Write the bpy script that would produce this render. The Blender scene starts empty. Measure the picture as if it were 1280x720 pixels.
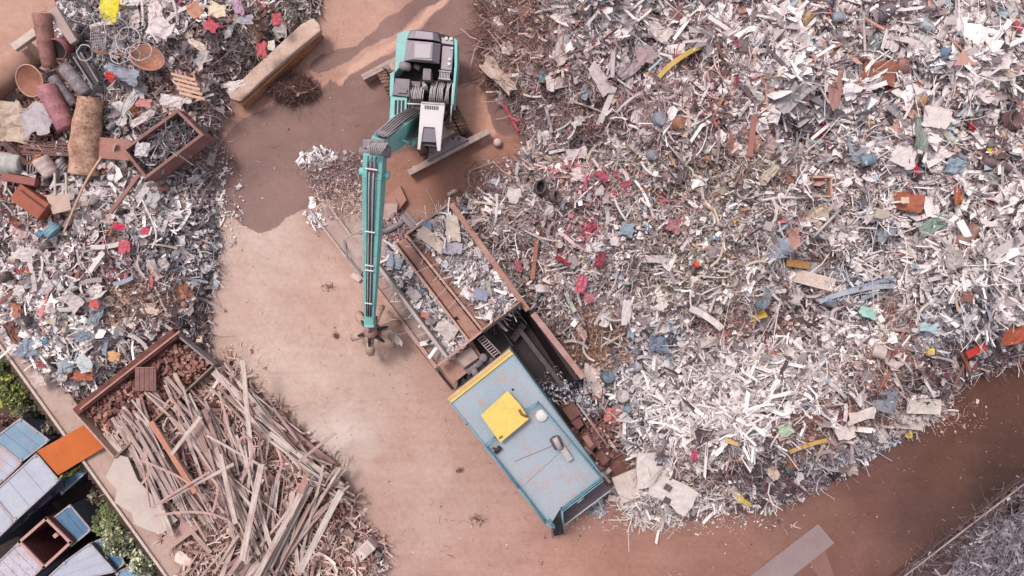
import bpy, math, random
import numpy as np
from mathutils import Vector, Matrix

random.seed(7)
RNG = np.random.default_rng(11)
H = 30.0           # camera height in metres
S = 30.0           # photo pixels per metre on the ground
C = bpy.context.scene.collection
PI = math.pi

def wx(px, z=0.0): return (px - 640.0) / S * (1 - z / H)
def wy(py, z=0.0): return -(py - 360.0) / S * (1 - z / H)
def P(px, py, z=0.0): return Vector((wx(px, z), wy(py, z), z))
def lin1(v):
    v = v / 255.0
    return v / 12.92 if v <= 0.04045 else ((v + 0.055) / 1.055) ** 2.4
ALB = 0.74
def col(c, k=1.0): return tuple(min(0.85, lin1(v) * ALB * 0.9 * k) for v in c) + (1.0,)

# ------------------------------------------------------------------ materials
MATS = {}
def nd(nt, t, **kw):
    n = nt.nodes.new(t)
    for k, v in kw.items(): setattr(n, k, v)
    return n
def new_mat(name):
    m = bpy.data.materials.new(name); m.use_nodes = True
    nt = m.node_tree; nt.nodes.clear()
    out = nd(nt, 'ShaderNodeOutputMaterial'); b = nd(nt, 'ShaderNodeBsdfPrincipled')
    nt.links.new(b.outputs[0], out.inputs[0])
    return m, nt, b
def mixc(nt, fac, a, b, mode='MIX'):
    m = nd(nt, 'ShaderNodeMix', data_type='RGBA', blend_type=mode)
    for s, v in ((0, fac), (6, a), (7, b)):
        if isinstance(v, (tuple, float, int)): m.inputs[s].default_value = v
        else: nt.links.new(v, m.inputs[s])
    return m.outputs[2]
def noise(nt, vec, scale, detail=5, rough=0.6, dist=0.0):
    n = nd(nt, 'ShaderNodeTexNoise'); n.inputs['Scale'].default_value = scale
    n.inputs['Detail'].default_value = detail; n.inputs['Roughness'].default_value = rough
    n.inputs['Distortion'].default_value = dist
    if vec is not None: nt.links.new(vec, n.inputs['Vector'])
    return n.outputs['Fac']
def ramp(nt, fac, a, b, va=0.0, vb=1.0):
    r = nd(nt, 'ShaderNodeMapRange'); nt.links.new(fac, r.inputs[0])
    for i, v in ((1, a), (2, b), (3, va), (4, vb)): r.inputs[i].default_value = v
    return r.outputs[0]
def bump(nt, b, h, strength=0.4, dist=0.03):
    n = nd(nt, 'ShaderNodeBump'); n.inputs['Strength'].default_value = strength
    n.inputs['Distance'].default_value = dist
    nt.links.new(h, n.inputs['Height']); nt.links.new(n.outputs[0], b.inputs['Normal'])
def mk(name, c, c2=None, amt=0.5, scale=1.5, rough=0.7, metal=0.0, dirt=(150, 115, 105), dirt_amt=0.35, bstr=0.3, bscale=12.0):
    """worn, dusty surface: two tones, blotchy dirt, fine bump"""
    if name in MATS: return MATS[name]
    m, nt, b = new_mat(name)
    pos = nd(nt, 'ShaderNodeNewGeometry').outputs['Position']
    c2 = c2 or tuple(v * 0.8 for v in c)
    f1 = ramp(nt, noise(nt, pos, scale, 6, 0.65), 0.35, 0.65, 0, amt)
    base = mixc(nt, f1, col(c), col(c2))
    f2 = ramp(nt, noise(nt, pos, scale * 2.7 + 1, 8, 0.7, 0.5), 0.5, 0.72, 0, dirt_amt)
    base = mixc(nt, f2, base, col(dirt))
    f3 = ramp(nt, noise(nt, pos, 18, 3, 0.6), 0.3, 0.7, 0.93, 1.07)
    base = mixc(nt, 1.0, base, f3, 'MULTIPLY')
    nt.links.new(base, b.inputs['Base Color'])
    b.inputs['Roughness'].default_value = rough; b.inputs['Metallic'].default_value = metal
    b.inputs['Specular IOR Level'].default_value = 0.3
    bump(nt, b, noise(nt, pos, bscale, 4), bstr, 0.02)
    MATS[name] = m
    return m
def mscrap(c, k=None):
    """material of one piece of scrap, keyed by colour"""
    c = (min(235, int(c[0] * 1.03)), int(c[1] * .995), int(c[2] * .985))
    return mk('scrap_%d_%d_%d' % c, c, tuple(v * 0.82 for v in c), 0.6, 2.5, 0.55, 0.0, (150, 122, 114), 0.4, 0.35, 9)
def attr_mat(name, rough=0.65, bs=0.25, bsc=10):
    m, nt, b = new_mat(name)
    a = nd(nt, 'ShaderNodeAttribute', attribute_name='tint')
    pos = nd(nt, 'ShaderNodeNewGeometry').outputs['Position']
    f = ramp(nt, noise(nt, pos, 9, 5, 0.7), 0.3, 0.7, 0.8, 1.14)
    nt.links.new(mixc(nt, 1.0, a.outputs['Color'], f, 'MULTIPLY'), b.inputs['Base Color'])
    b.inputs['Roughness'].default_value = rough
    b.inputs['Specular IOR Level'].default_value = 0.3
    bump(nt, b, noise(nt, pos, bsc, 4), bs, 0.02)
    return m

# ------------------------------------------------------------------ objects
def tag(o, label=None, cat=None, group=None, kind=None):
    if label: o['label'] = label
    if cat: o['category'] = cat
    if group: o['group'] = group
    if kind: o['kind'] = kind
    return o
def empty(name, loc, label, cat, group=None):
    o = bpy.data.objects.new(name, None); C.objects.link(o); o.location = loc
    o.empty_display_size = 0.3
    return tag(o, label, cat, group)
def wloc(o):
    v = Vector((0, 0, 0))
    while o is not None: v += o.location; o = o.parent
    return v
class MB:
    def __init__(s): s.v = []; s.f = []; s.sm = []
    def add(s, vs, fs, smooth=False):
        k = len(s.v); s.v += [Vector(p) for p in vs]
        s.f += [tuple(i + k for i in f) for f in fs]; s.sm += [smooth] * len(fs)
        return s
    def prism(s, pts, zb):
        """pts = top outline (3D vectors); straight walls down to zb (number)"""
        n = len(pts); a = sum(pts[i].x * pts[(i + 1) % n].y - pts[(i + 1) % n].x * pts[i].y for i in range(n))
        if a < 0: pts = pts[::-1]
        vs = list(pts) + [Vector((p.x, p.y, zb)) for p in pts]
        fs = [tuple(range(n)), tuple(range(2 * n - 1, n - 1, -1))]
        fs += [(i + n, (i + 1) % n + n, (i + 1) % n, i) for i in range(n)]
        return s.add(vs, fs)
    def pp(s, px, zt, zb): return s.prism([P(x, y, zt) for x, y in px], zb)
    def loft(s, top, bot):
        n = len(top); a = sum(top[i].x * top[(i + 1) % n].y - top[(i + 1) % n].x * top[i].y for i in range(n))
        if a < 0: top = top[::-1]; bot = bot[::-1]
        fs = [tuple(range(n)), tuple(range(2 * n - 1, n - 1, -1))]
        fs += [(i + n, (i + 1) % n + n, (i + 1) % n, i) for i in range(n)]
        return s.add(list(top) + list(bot), fs)
    def beam(s, a, b, w, h, up=Vector((0, 0, 1)), w2=None, h2=None):
        """box beam from a to b; w across, h tall (centred)"""
        a = Vector(a); b = Vector(b); d = (b - a).normalized()
        if abs(d.dot(up)) > 0.98: up = Vector((1, 0, 0))
        x = d.cross(up).normalized(); y = x.cross(d)
        vs = []
        for p, ww, hh in ((a, w, h), (b, w2 or w, h2 or h)):
            for i, j in ((-1, -1), (1, -1), (1, 1), (-1, 1)):
                vs.append(p + x * i * ww / 2 + y * j * hh / 2)
        return s.add(vs, [(3, 2, 1, 0), (4, 5, 6, 7), (0, 1, 5, 4), (1, 2, 6, 5), (2, 3, 7, 6), (3, 0, 4, 7)])
    def box(s, c, sz, yaw=0, pitch=0, roll=0):
        R = Matrix.Rotation(yaw, 3, 'Z') @ Matrix.Rotation(pitch, 3, 'Y') @ Matrix.Rotation(roll, 3, 'X')
        vs = [Vector(c) + R @ Vector((i * sz[0] / 2, j * sz[1] / 2, k * sz[2] / 2)) for i, j, k in
              ((-1,-1,-1),(1,-1,-1),(1,1,-1),(-1,1,-1),(-1,-1,1),(1,-1,1),(1,1,1),(-1,1,1))]
        return s.add(vs, [(3,2,1,0),(4,5,6,7),(0,1,5,4),(1,2,6,5),(2,3,7,6),(3,0,4,7)])
    def tube(s, path, r, n=8, cap=True):
        path = [Vector(p) for p in path]; m = len(path)
        rs = r if isinstance(r, (list, tuple)) else [r] * m
        vs = []; fs = []; prev = None
        for i, p in enumerate(path):
            d = (path[min(i + 1, m - 1)] - path[max(i - 1, 0)])
            d = d.normalized() if d.length > 1e-9 else Vector((0, 0, 1))
            if prev is None:
                u = Vector((0, 0, 1)) if abs(d.z) < 0.9 else Vector((1, 0, 0))
                x = d.cross(u).normalized()
            else:
                x = (prev - d * prev.dot(d)).normalized()
            prev = x; y = d.cross(x)
            for k in range(n):
                a = 2 * PI * k / n; vs.append(p + (x * math.cos(a) + y * math.sin(a)) * rs[i])
        for i in range(m - 1):
            for k in range(n):
                fs.append((i * n + k, i * n + (k + 1) % n, (i + 1) * n + (k + 1) % n, (i + 1) * n + k))
        s.add(vs, fs, True)
        if cap:
            k0 = len(s.v) - m * n
            s.f += [tuple(k0 + k for k in range(n - 1, -1, -1)), tuple(k0 + (m - 1) * n + k for k in range(n))]
            s.sm += [False, False]
        return s
    def lathe(s, prof, M, n=20):
        """prof: (r, z) list; M: Matrix 4x4 placing the local z axis"""
        vs = []; fs = []; m = len(prof)
        for r, z in prof:
            for k in range(n):
                a = 2 * PI * k / n; vs.append(M @ Vector((r * math.cos(a), r * math.sin(a), z)))
        for i in range(m - 1):
            for k in range(n): fs.append((i*n+k, i*n+(k+1)%n, (i+1)*n+(k+1)%n, (i+1)*n+k))
        return s.add(vs, fs, True)
    def obj(s, name, m, parent=None, origin=None, bevel=0, smooth=None):
        if parent is not None: o0 = wloc(parent)
        elif origin is not None: o0 = Vector(origin)
        else:
            xs = [p.x for p in s.v]; ys = [p.y for p in s.v]; zs = [p.z for p in s.v]
            o0 = Vector(((min(xs) + max(xs)) / 2, (min(ys) + max(ys)) / 2, min(zs)))
        me = bpy.data.meshes.new(name); me.from_pydata([tuple(p - o0) for p in s.v], [], s.f); me.update()
        me.polygons.foreach_set('use_smooth', [bool(x) if smooth is None else smooth for x in s.sm])
        o = bpy.data.objects.new(name, me); C.objects.link(o); me.materials.append(m)
        if parent is not None: o.parent = parent
        else: o.location = o0
        if bevel:
            b = o.modifiers.new('bevel', 'BEVEL'); b.width = bevel; b.segments = 2; b.limit_method = 'ANGLE'; b.angle_limit = math.radians(35)
        return o
def axisM(p, d):
    q = Vector(d).normalized().to_track_quat('Z', 'Y')
    return Matrix.Translation(Vector(p)) @ q.to_matrix().to_4x4()
def np_obj(name, V, F, m, tint=None, smooth=False, parent=None):
    """F: list of arrays of faces (each array same side count)"""
    me = bpy.data.meshes.new(name)
    nl = sum(f.size for f in F); nf = sum(len(f) for f in F)
    me.vertices.add(len(V)); me.vertices.foreach_set('co', np.asarray(V, dtype=np.float32).ravel())
    me.loops.add(nl); me.loops.foreach_set('vertex_index', np.concatenate([f.ravel() for f in F]).astype(np.int32))
    me.polygons.add(nf)
    tot = np.concatenate([np.full(len(f), f.shape[1]) for f in F])
    st = np.concatenate([[0], np.cumsum(tot)[:-1]]).astype(np.int32)
    me.polygons.foreach_set('loop_start', st)
    me.polygons.foreach_set('use_smooth', np.full(nf, smooth))
    me.update(calc_edges=True); me.validate()
    if tint is not None:
        a = me.attributes.new('tint', 'FLOAT_COLOR', 'POINT')
        a.data.foreach_set('color', np.c_[tint, np.ones(len(tint))].astype(np.float32).ravel())
    o = bpy.data.objects.new(name, me); C.objects.link(o); me.materials.append(m)
    if parent: o.parent = parent
    return o

# ------------------------------------------------------------------ value noise, polygon distance
_perm = RNG.random((64, 64))
def vnoise(x, y):
    xi = np.floor(x).astype(int); yi = np.floor(y).astype(int); fx = x - xi; fy = y - yi
    fx = fx * fx * (3 - 2 * fx); fy = fy * fy * (3 - 2 * fy)
    g = lambda a, b: _perm[a % 64, b % 64]
    return (g(xi, yi) * (1 - fx) + g(xi + 1, yi) * fx) * (1 - fy) + (g(xi, yi + 1) * (1 - fx) + g(xi + 1, yi + 1) * fx) * fy
def fbm(x, y, o=4):
    s = 0; a = 1; t = 0
    for i in range(o): s = s + a * vnoise(x * 2 ** i + 17 * i, y * 2 ** i + 5 * i); t += a; a *= 0.5
    return s / t
def sdf(x, y, poly):
    """signed distance, positive inside"""
    x = np.asarray(x, float); y = np.asarray(y, float); n = len(poly)
    d = np.full(x.shape, 1e9); ins = np.zeros(x.shape, bool)
    for i in range(n):
        ax, ay = poly[i]; bx, by = poly[(i + 1) % n]
        ex, ey = bx - ax, by - ay
        t = np.clip(((x - ax) * ex + (y - ay) * ey) / (ex * ex + ey * ey + 1e-9), 0, 1)
        d = np.minimum(d, np.hypot(x - ax - t * ex, y - ay - t * ey))
        c = ((ay > y) != (by > y)) & (x < (bx - ax) * (y - ay) / (by - ay + 1e-12) + ax)
        ins ^= c
    return np.where(ins, d, -d)
def w2(poly): return [(wx(a), wy(b)) for a, b in poly]

HEAP = w2([(594,-40),(598,40),(604,85),(612,108),(650,150),(655,185),(642,215),(606,240),(572,250),(600,290),(640,350),(662,380),(700,430),
        (736,475),(752,505),(775,560),(782,590),(765,612),(790,650),(830,652),(870,640),(960,640),(1012,615),(1062,588),(1120,550),(1172,522),(1196,485),
        (1240,462),(1290,448),(1480,390),(1480,-170),(594,-170)])
LEFT = w2([(82,-60),(400,-60),(398,18),(340,75),(285,125),(262,180),(245,205),(262,235),(270,290),(272,330),(258,380),(262,430),(240,450),
        (215,418),(100,500),(60,475),(22,448),(-70,330),(-70,100),(-10,150),(60,110),(70,40)])
WOOD = w2([(132,540),(176,496),(225,470),(262,449),(290,452),(325,490),(395,560),(430,600),(438,625),(480,690),(476,740),(225,740),(215,690),(170,640),(140,590)])
GX = np.arange(-30, 30.01, 0.15); GY = np.arange(-19, 19.01, 0.15)
gx, gy = np.meshgrid(GX, GY, indexing='ij')
dA = sdf(gx, gy, HEAP); dB = sdf(gx, gy, LEFT); dC = sdf(gx, gy, WOOD)
lump = fbm(gx * 0.35, gy * 0.35, 3); lump2 = fbm(gx * 1.3 + 9, gy * 1.3 + 3, 3)
hA = np.where(dA > 0, 3.5 * (1 - np.exp(-dA / 3.0)) * (0.3 + 1.4 * lump) + 0.9 * (lump2 - .5) * np.clip(dA, 0, 1), 0)
hB = np.where(dB > 0, 1.9 * (1 - np.exp(-dB / 2.0)) * (0.5 + 1.0 * lump) + 0.5 * (lump2 - .5) * np.clip(dB, 0, 1), 0)
hC = np.where(dC > 0, 0.9 * (1 - np.exp(-dC / 1.2)) * (0.7 + 0.6 * lump), 0)
HF = np.maximum(np.maximum(hA, hB), hC); HF = np.maximum(HF, 0)
def hsamp(x, y, F=None):
    F = HF if F is None else F
    u = np.clip((np.asarray(x, float) + 30) / 0.15, 0, len(GX) - 1.001); v = np.clip((np.asarray(y, float) + 19) / 0.15, 0, len(GY) - 1.001)
    i = u.astype(int); j = v.astype(int); fu = u - i; fv = v - j
    return (F[i, j] * (1 - fu) + F[i + 1, j] * fu) * (1 - fv) + (F[i, j + 1] * (1 - fu) + F[i + 1, j + 1] * fu) * fv
def surf(px, py, off=0.0):
    z = np.zeros(np.shape(px)) + off
    for _ in range(8): z = 0.5 * z + 0.5 * (hsamp(wx(px, z), wy(py, z)) + off)
    return z
def PS(px, py, off=0.0):
    z = float(surf(px, py, off)); return P(px, py, z)
# ------------------------------------------------------------------ ground
def lin_arr(a): 
    a = np.asarray(a, float) / 255.0
    return np.where(a <= 0.04045, a / 12.92, ((a + 0.055) / 1.055) ** 2.4)
SOIL_AND_SHADE = [(20,20,196,152,136),(75,5,192,146,132),(430,30,196,150,136),(470,80,192,142,126),(600,130,178,124,108),(560,10,168,124,118),(330,300,206,174,164),(300,350,204,168,158),(350,450,206,174,163),
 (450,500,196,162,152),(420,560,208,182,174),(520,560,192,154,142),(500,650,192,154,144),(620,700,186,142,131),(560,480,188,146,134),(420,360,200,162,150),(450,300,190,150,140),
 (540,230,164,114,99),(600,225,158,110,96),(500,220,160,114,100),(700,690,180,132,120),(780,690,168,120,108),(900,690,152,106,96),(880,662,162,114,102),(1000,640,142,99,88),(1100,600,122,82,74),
 (1050,700,140,96,86),(1150,650,104,70,64),(1200,560,112,75,64),(1270,500,108,70,60),(1275,555,88,58,50),(1262,598,66,47,44),(1190,665,84,58,52),(1240,690,108,98,106),(1120,715,122,82,75),  # lower-right corner shade and shadow along the wall painted into these soil colours
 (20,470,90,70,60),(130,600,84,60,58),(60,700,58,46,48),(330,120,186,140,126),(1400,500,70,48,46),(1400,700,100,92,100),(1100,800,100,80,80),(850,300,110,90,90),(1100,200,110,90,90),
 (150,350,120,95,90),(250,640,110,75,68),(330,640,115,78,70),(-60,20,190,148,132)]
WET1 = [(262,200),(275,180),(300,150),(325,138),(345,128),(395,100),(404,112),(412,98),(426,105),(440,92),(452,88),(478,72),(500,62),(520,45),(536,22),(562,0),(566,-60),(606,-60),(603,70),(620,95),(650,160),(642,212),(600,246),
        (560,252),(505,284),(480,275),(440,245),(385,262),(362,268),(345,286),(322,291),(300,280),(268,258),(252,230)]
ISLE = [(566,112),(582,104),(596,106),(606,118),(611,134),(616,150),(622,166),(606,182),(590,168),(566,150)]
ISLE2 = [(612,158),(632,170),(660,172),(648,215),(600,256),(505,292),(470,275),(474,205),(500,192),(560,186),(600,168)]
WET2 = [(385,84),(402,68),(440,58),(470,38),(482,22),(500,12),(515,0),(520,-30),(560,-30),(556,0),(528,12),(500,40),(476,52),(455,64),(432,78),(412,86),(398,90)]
def wall_side(x, y):   # metres outside (left of) the yard wall, positive outside
    ax, ay = wx(0), wy(430); bx, by = wx(205), wy(715)
    dx, dy = bx - ax, by - ay; L = math.hypot(dx, dy)
    return -((x - ax) * (-dy) + (y - ay) * dx) / L * 1.0
def make_ground():
    far = [-600, -250, -100, -50, -36]
    xs = np.array(far + list(np.arange(-30, 30.01, 0.16)) + [-v for v in far[::-1]])
    ys = np.array(far + list(np.arange(-20, 20.01, 0.16)) + [-v for v in far[::-1]])
    X, Y = np.meshgrid(xs, ys, indexing='ij')
    px = X * S + 640; py = 360 - Y * S
    out = wall_side(X, Y)
    Z = np.where(out > 0.35, -2.6, 0.0) + (fbm(X * .5, Y * .5, 4) - .5) * 0.10 + (fbm(X * 3, Y * 3, 3) - .5) * 0.03
    w = 0; c = np.zeros(X.shape + (3,)); wsum = np.zeros(X.shape)
    jx = (fbm(X * .3 + 4, Y * .3, 4) - .5) * 90; jy = (fbm(X * .3, Y * .3 + 9, 4) - .5) * 90
    for a, b, r, g, bl in SOIL_AND_SHADE:
        g = g + .02 * r; bl = bl + .025 * r; k_ = .9 if (a > 950 and b > 440) else .975; r, g, bl = r * k_, g * k_ * 1.01, bl * k_  # lower right soil dimmed further, part of its painted shade
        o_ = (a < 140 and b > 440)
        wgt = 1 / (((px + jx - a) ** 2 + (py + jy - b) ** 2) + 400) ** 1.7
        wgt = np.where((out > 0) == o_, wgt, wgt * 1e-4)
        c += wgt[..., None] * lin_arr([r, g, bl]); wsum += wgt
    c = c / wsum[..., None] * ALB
    nj = (fbm(X * 2, Y * 2, 3) - .5) * 8
    BAND = [(426,103),(436,84),(480,57),(507,38),(532,14),(560,-4),(563,2),(536,24),(515,45),(480,69),(450,87)]
    for poly, cc in ((ISLE, (208,160,142)), (BAND, (208,168,151))):
        f = np.clip((sdf(px, py, poly) + nj) / 2 + .5, 0, 1)[..., None]; c = c * (1 - f) + lin_arr(cc) * ALB * f
    n1 = (fbm(X * 1.1, Y * 1.1, 4) - .5) * 9
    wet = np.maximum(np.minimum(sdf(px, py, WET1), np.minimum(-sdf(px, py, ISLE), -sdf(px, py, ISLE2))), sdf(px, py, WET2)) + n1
    V = np.stack([X, Y, Z], -1).reshape(-1, 3)
    nx, ny = X.shape; I = np.arange(nx * ny).reshape(nx, ny)
    F = np.stack([I[:-1, :-1], I[1:, :-1], I[1:, 1:], I[:-1, 1:]], -1).reshape(-1, 4)
    m, nt, b = new_mat('soil')
    a = nd(nt, 'ShaderNodeAttribute', attribute_name='tint'); wa = nd(nt, 'ShaderNodeAttribute', attribute_name='wet')
    pos = nd(nt, 'ShaderNodeNewGeometry').outputs['Position']
    big = noise(nt, pos, 0.35, 9, 0.62, 0.6); fine = noise(nt, pos, 6, 8, 0.7)
    base = mixc(nt, ramp(nt, big, 0.36, 0.66), mixc(nt, 1.0, a.outputs['Color'], (0.9, 0.86, 0.85, 1), 'MULTIPLY'), mixc(nt, 1.0, a.outputs['Color'], (1.04, 1.05, 1.06, 1), 'MULTIPLY'))
    # tyre scuffs stretched along the lane
    mp = nd(nt, 'ShaderNodeMapping'); mp.inputs['Rotation'].default_value = (0, 0, math.radians(-38)); mp.inputs['Scale'].default_value = (0.25, 2.2, 1)
    nt.links.new(pos, mp.inputs[0])
    st = ramp(nt, noise(nt, mp.outputs[0], 0.9, 7, 0.65, 0.8), 0.45, 0.75, 0, 0.35)
    base = mixc(nt, st, base, mixc(nt, 1.0, base, (0.72, 0.66, 0.64, 1), 'MULTIPLY'))
    base = mixc(nt, 1.0, base, ramp(nt, fine, 0.3, 0.7, 0.9, 1.09), 'MULTIPLY')
    spk = ramp(nt, noise(nt, pos, 14, 3, 0.5), 0.68, 0.74, 0, 0.35)
    base = mixc(nt, spk, base, (0.16, 0.11, 0.10, 1))
    mot = ramp(nt, noise(nt, pos, 1.3, 10, .72, 1.2), .5, .66, 0, .5)
    base = mixc(nt, mot, base, mixc(nt, 1.0, base, (0.84, 0.72, 0.66, 1), 'MULTIPLY'))
    mot2 = ramp(nt, noise(nt, pos, 2.1, 8, .75, .4), .56, .7, 0, .45)
    base = mixc(nt, mot2, base, mixc(nt, 1.0, base, (1.16, 1.16, 1.15, 1), 'MULTIPLY'))
    for rot, sc in ((56, 1.1),):
        mq = nd(nt, 'ShaderNodeMapping'); mq.inputs['Rotation'].default_value = (0, 0, math.radians(rot)); nt.links.new(pos, mq.inputs[0])
        wv = nd(nt, 'ShaderNodeTexWave', wave_type='BANDS', bands_direction='Y'); wv.inputs['Scale'].default_value = sc * .25; wv.inputs['Distortion'].default_value = 7; wv.inputs['Detail'].default_value = 4; wv.inputs['Detail Scale'].default_value = .5; nt.links.new(mq.outputs[0], wv.inputs[0])
        lane = ramp(nt, wv.outputs['Fac'], .9, 1.0, 0, 1); gate = ramp(nt, noise(nt, pos, .3, 3), .48, .62, 0, .2)
        mm = nd(nt, 'ShaderNodeMath', operation='MULTIPLY'); nt.links.new(lane, mm.inputs[0]); nt.links.new(gate, mm.inputs[1])
        base = mixc(nt, mm.outputs[0], base, mixc(nt, 1.0, base, (0.7, 0.62, 0.58, 1), 'MULTIPLY'))
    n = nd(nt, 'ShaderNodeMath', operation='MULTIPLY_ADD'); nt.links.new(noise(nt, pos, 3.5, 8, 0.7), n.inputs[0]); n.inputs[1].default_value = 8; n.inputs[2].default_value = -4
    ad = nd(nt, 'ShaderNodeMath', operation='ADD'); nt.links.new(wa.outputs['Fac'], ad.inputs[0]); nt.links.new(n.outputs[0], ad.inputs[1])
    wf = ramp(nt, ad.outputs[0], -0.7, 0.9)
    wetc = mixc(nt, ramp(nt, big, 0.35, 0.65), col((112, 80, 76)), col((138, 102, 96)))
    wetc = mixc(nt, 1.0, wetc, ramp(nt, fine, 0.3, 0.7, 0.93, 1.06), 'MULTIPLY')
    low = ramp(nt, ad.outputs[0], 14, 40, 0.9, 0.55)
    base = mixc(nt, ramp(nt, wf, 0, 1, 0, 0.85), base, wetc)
    nt.links.new(base, b.inputs['Base Color'])
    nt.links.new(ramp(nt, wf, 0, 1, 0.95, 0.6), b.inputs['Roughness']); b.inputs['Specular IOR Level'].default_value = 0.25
    bump(nt, b, noise(nt, pos, 5, 10, 0.7), 0.35, 0.05)
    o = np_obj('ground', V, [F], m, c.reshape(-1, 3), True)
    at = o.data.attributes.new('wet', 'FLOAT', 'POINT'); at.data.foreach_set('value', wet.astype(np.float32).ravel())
    tag(o, None, None, None, 'structure')
make_ground()

# ------------------------------------------------------------------ scrap piece generator
PAL = {
 'mix':  [((226,216,217),4),((208,197,199),4),((186,173,176),4),((158,143,147),3),((126,110,114),3),((92,77,82),3),((66,52,57),2),((150,162,174),.7),((198,172,164),1.2),((168,128,118),1.0),((128,86,78),.9),((168,84,94),.2),((140,110,96),.8),((96,120,140),.12),((200,170,70),.05)],
 'pinkgrey': [((178,160,164),4),((160,138,142),4),((140,116,120),4),((204,190,192),2),((112,88,92),4),((84,62,66),3),((128,86,80),2),((150,104,96),1),((172,92,104),.3)],
 'white': [((232,224,224),6),((214,204,205),5),((192,180,183),3),((160,148,152),2),((112,100,106),2),((72,60,66),1.5)],
 'coarse': [((230,220,221),6),((212,200,202),4),((188,174,178),3),((150,136,140),2),((110,96,100),2),((150,166,178),1),((170,126,116),1),((120,84,78),.8),((80,64,68),2),((172,72,84),.22),((190,150,110),.3)],
 'brown': [((128,86,82),4),((102,68,66),4),((156,114,108),3),((182,140,126),2),((84,54,52),3),((190,170,168),1.2),((150,76,64),.6)],
 'rustwire': [((136,88,78),4),((168,126,116),3),((196,172,166),4),((150,128,126),3),((104,60,52),3),((160,94,68),.7)],
 'olive': [((160,150,142),3),((188,178,168),3),((134,122,114),3),((106,94,88),2),((208,198,190),2),((84,72,68),2),((160,120,90),1)],
 'golden': [((194,152,134),4),((212,176,158),3),((166,122,104),4),((130,86,70),3),((226,196,178),1.5),((106,70,60),1.5)],
 'dark': [((66,52,56),4),((88,72,78),4),((112,98,104),3),((140,128,132),2),((48,36,42),3),((180,168,172),1),((98,52,60),1)],
 'red': [((176,84,100),2.4),((164,100,110),2.4),((206,150,156),2),((150,130,134),3),((210,200,202),2),((110,84,88),2)],
 'blue': [((150,160,174),2),((116,136,154),1),((186,190,198),3),((214,210,214),3),((120,112,120),3),((74,66,76),2)],
 'green': [((150,168,158),2),((110,150,128),1),((200,198,194),3),((150,140,142),3),((96,88,90),2)],
 'silver': [((204,202,208),4),((176,176,186),4),((146,146,158),4),((112,112,124),3),((76,74,84),3),((50,46,54),2),((190,170,162),1)],
 'brick': [((160,112,104),4),((140,92,86),4),((180,136,126),3),((112,72,68),2),((188,146,132),1),((84,50,46),2)],
 'wood': [((196,168,160),4),((176,146,138),4),((208,184,176),3),((146,112,104),3),((116,80,74),2)],
}
PALN = {k: (lin_arr([c for c, _ in v]) * ALB, np.array([w for _, w in v]) / sum(w for _, w in v)) for k, v in PAL.items()}
KINDS = ['ribbon', 'sheet', 'chunk', 'wire']
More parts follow.
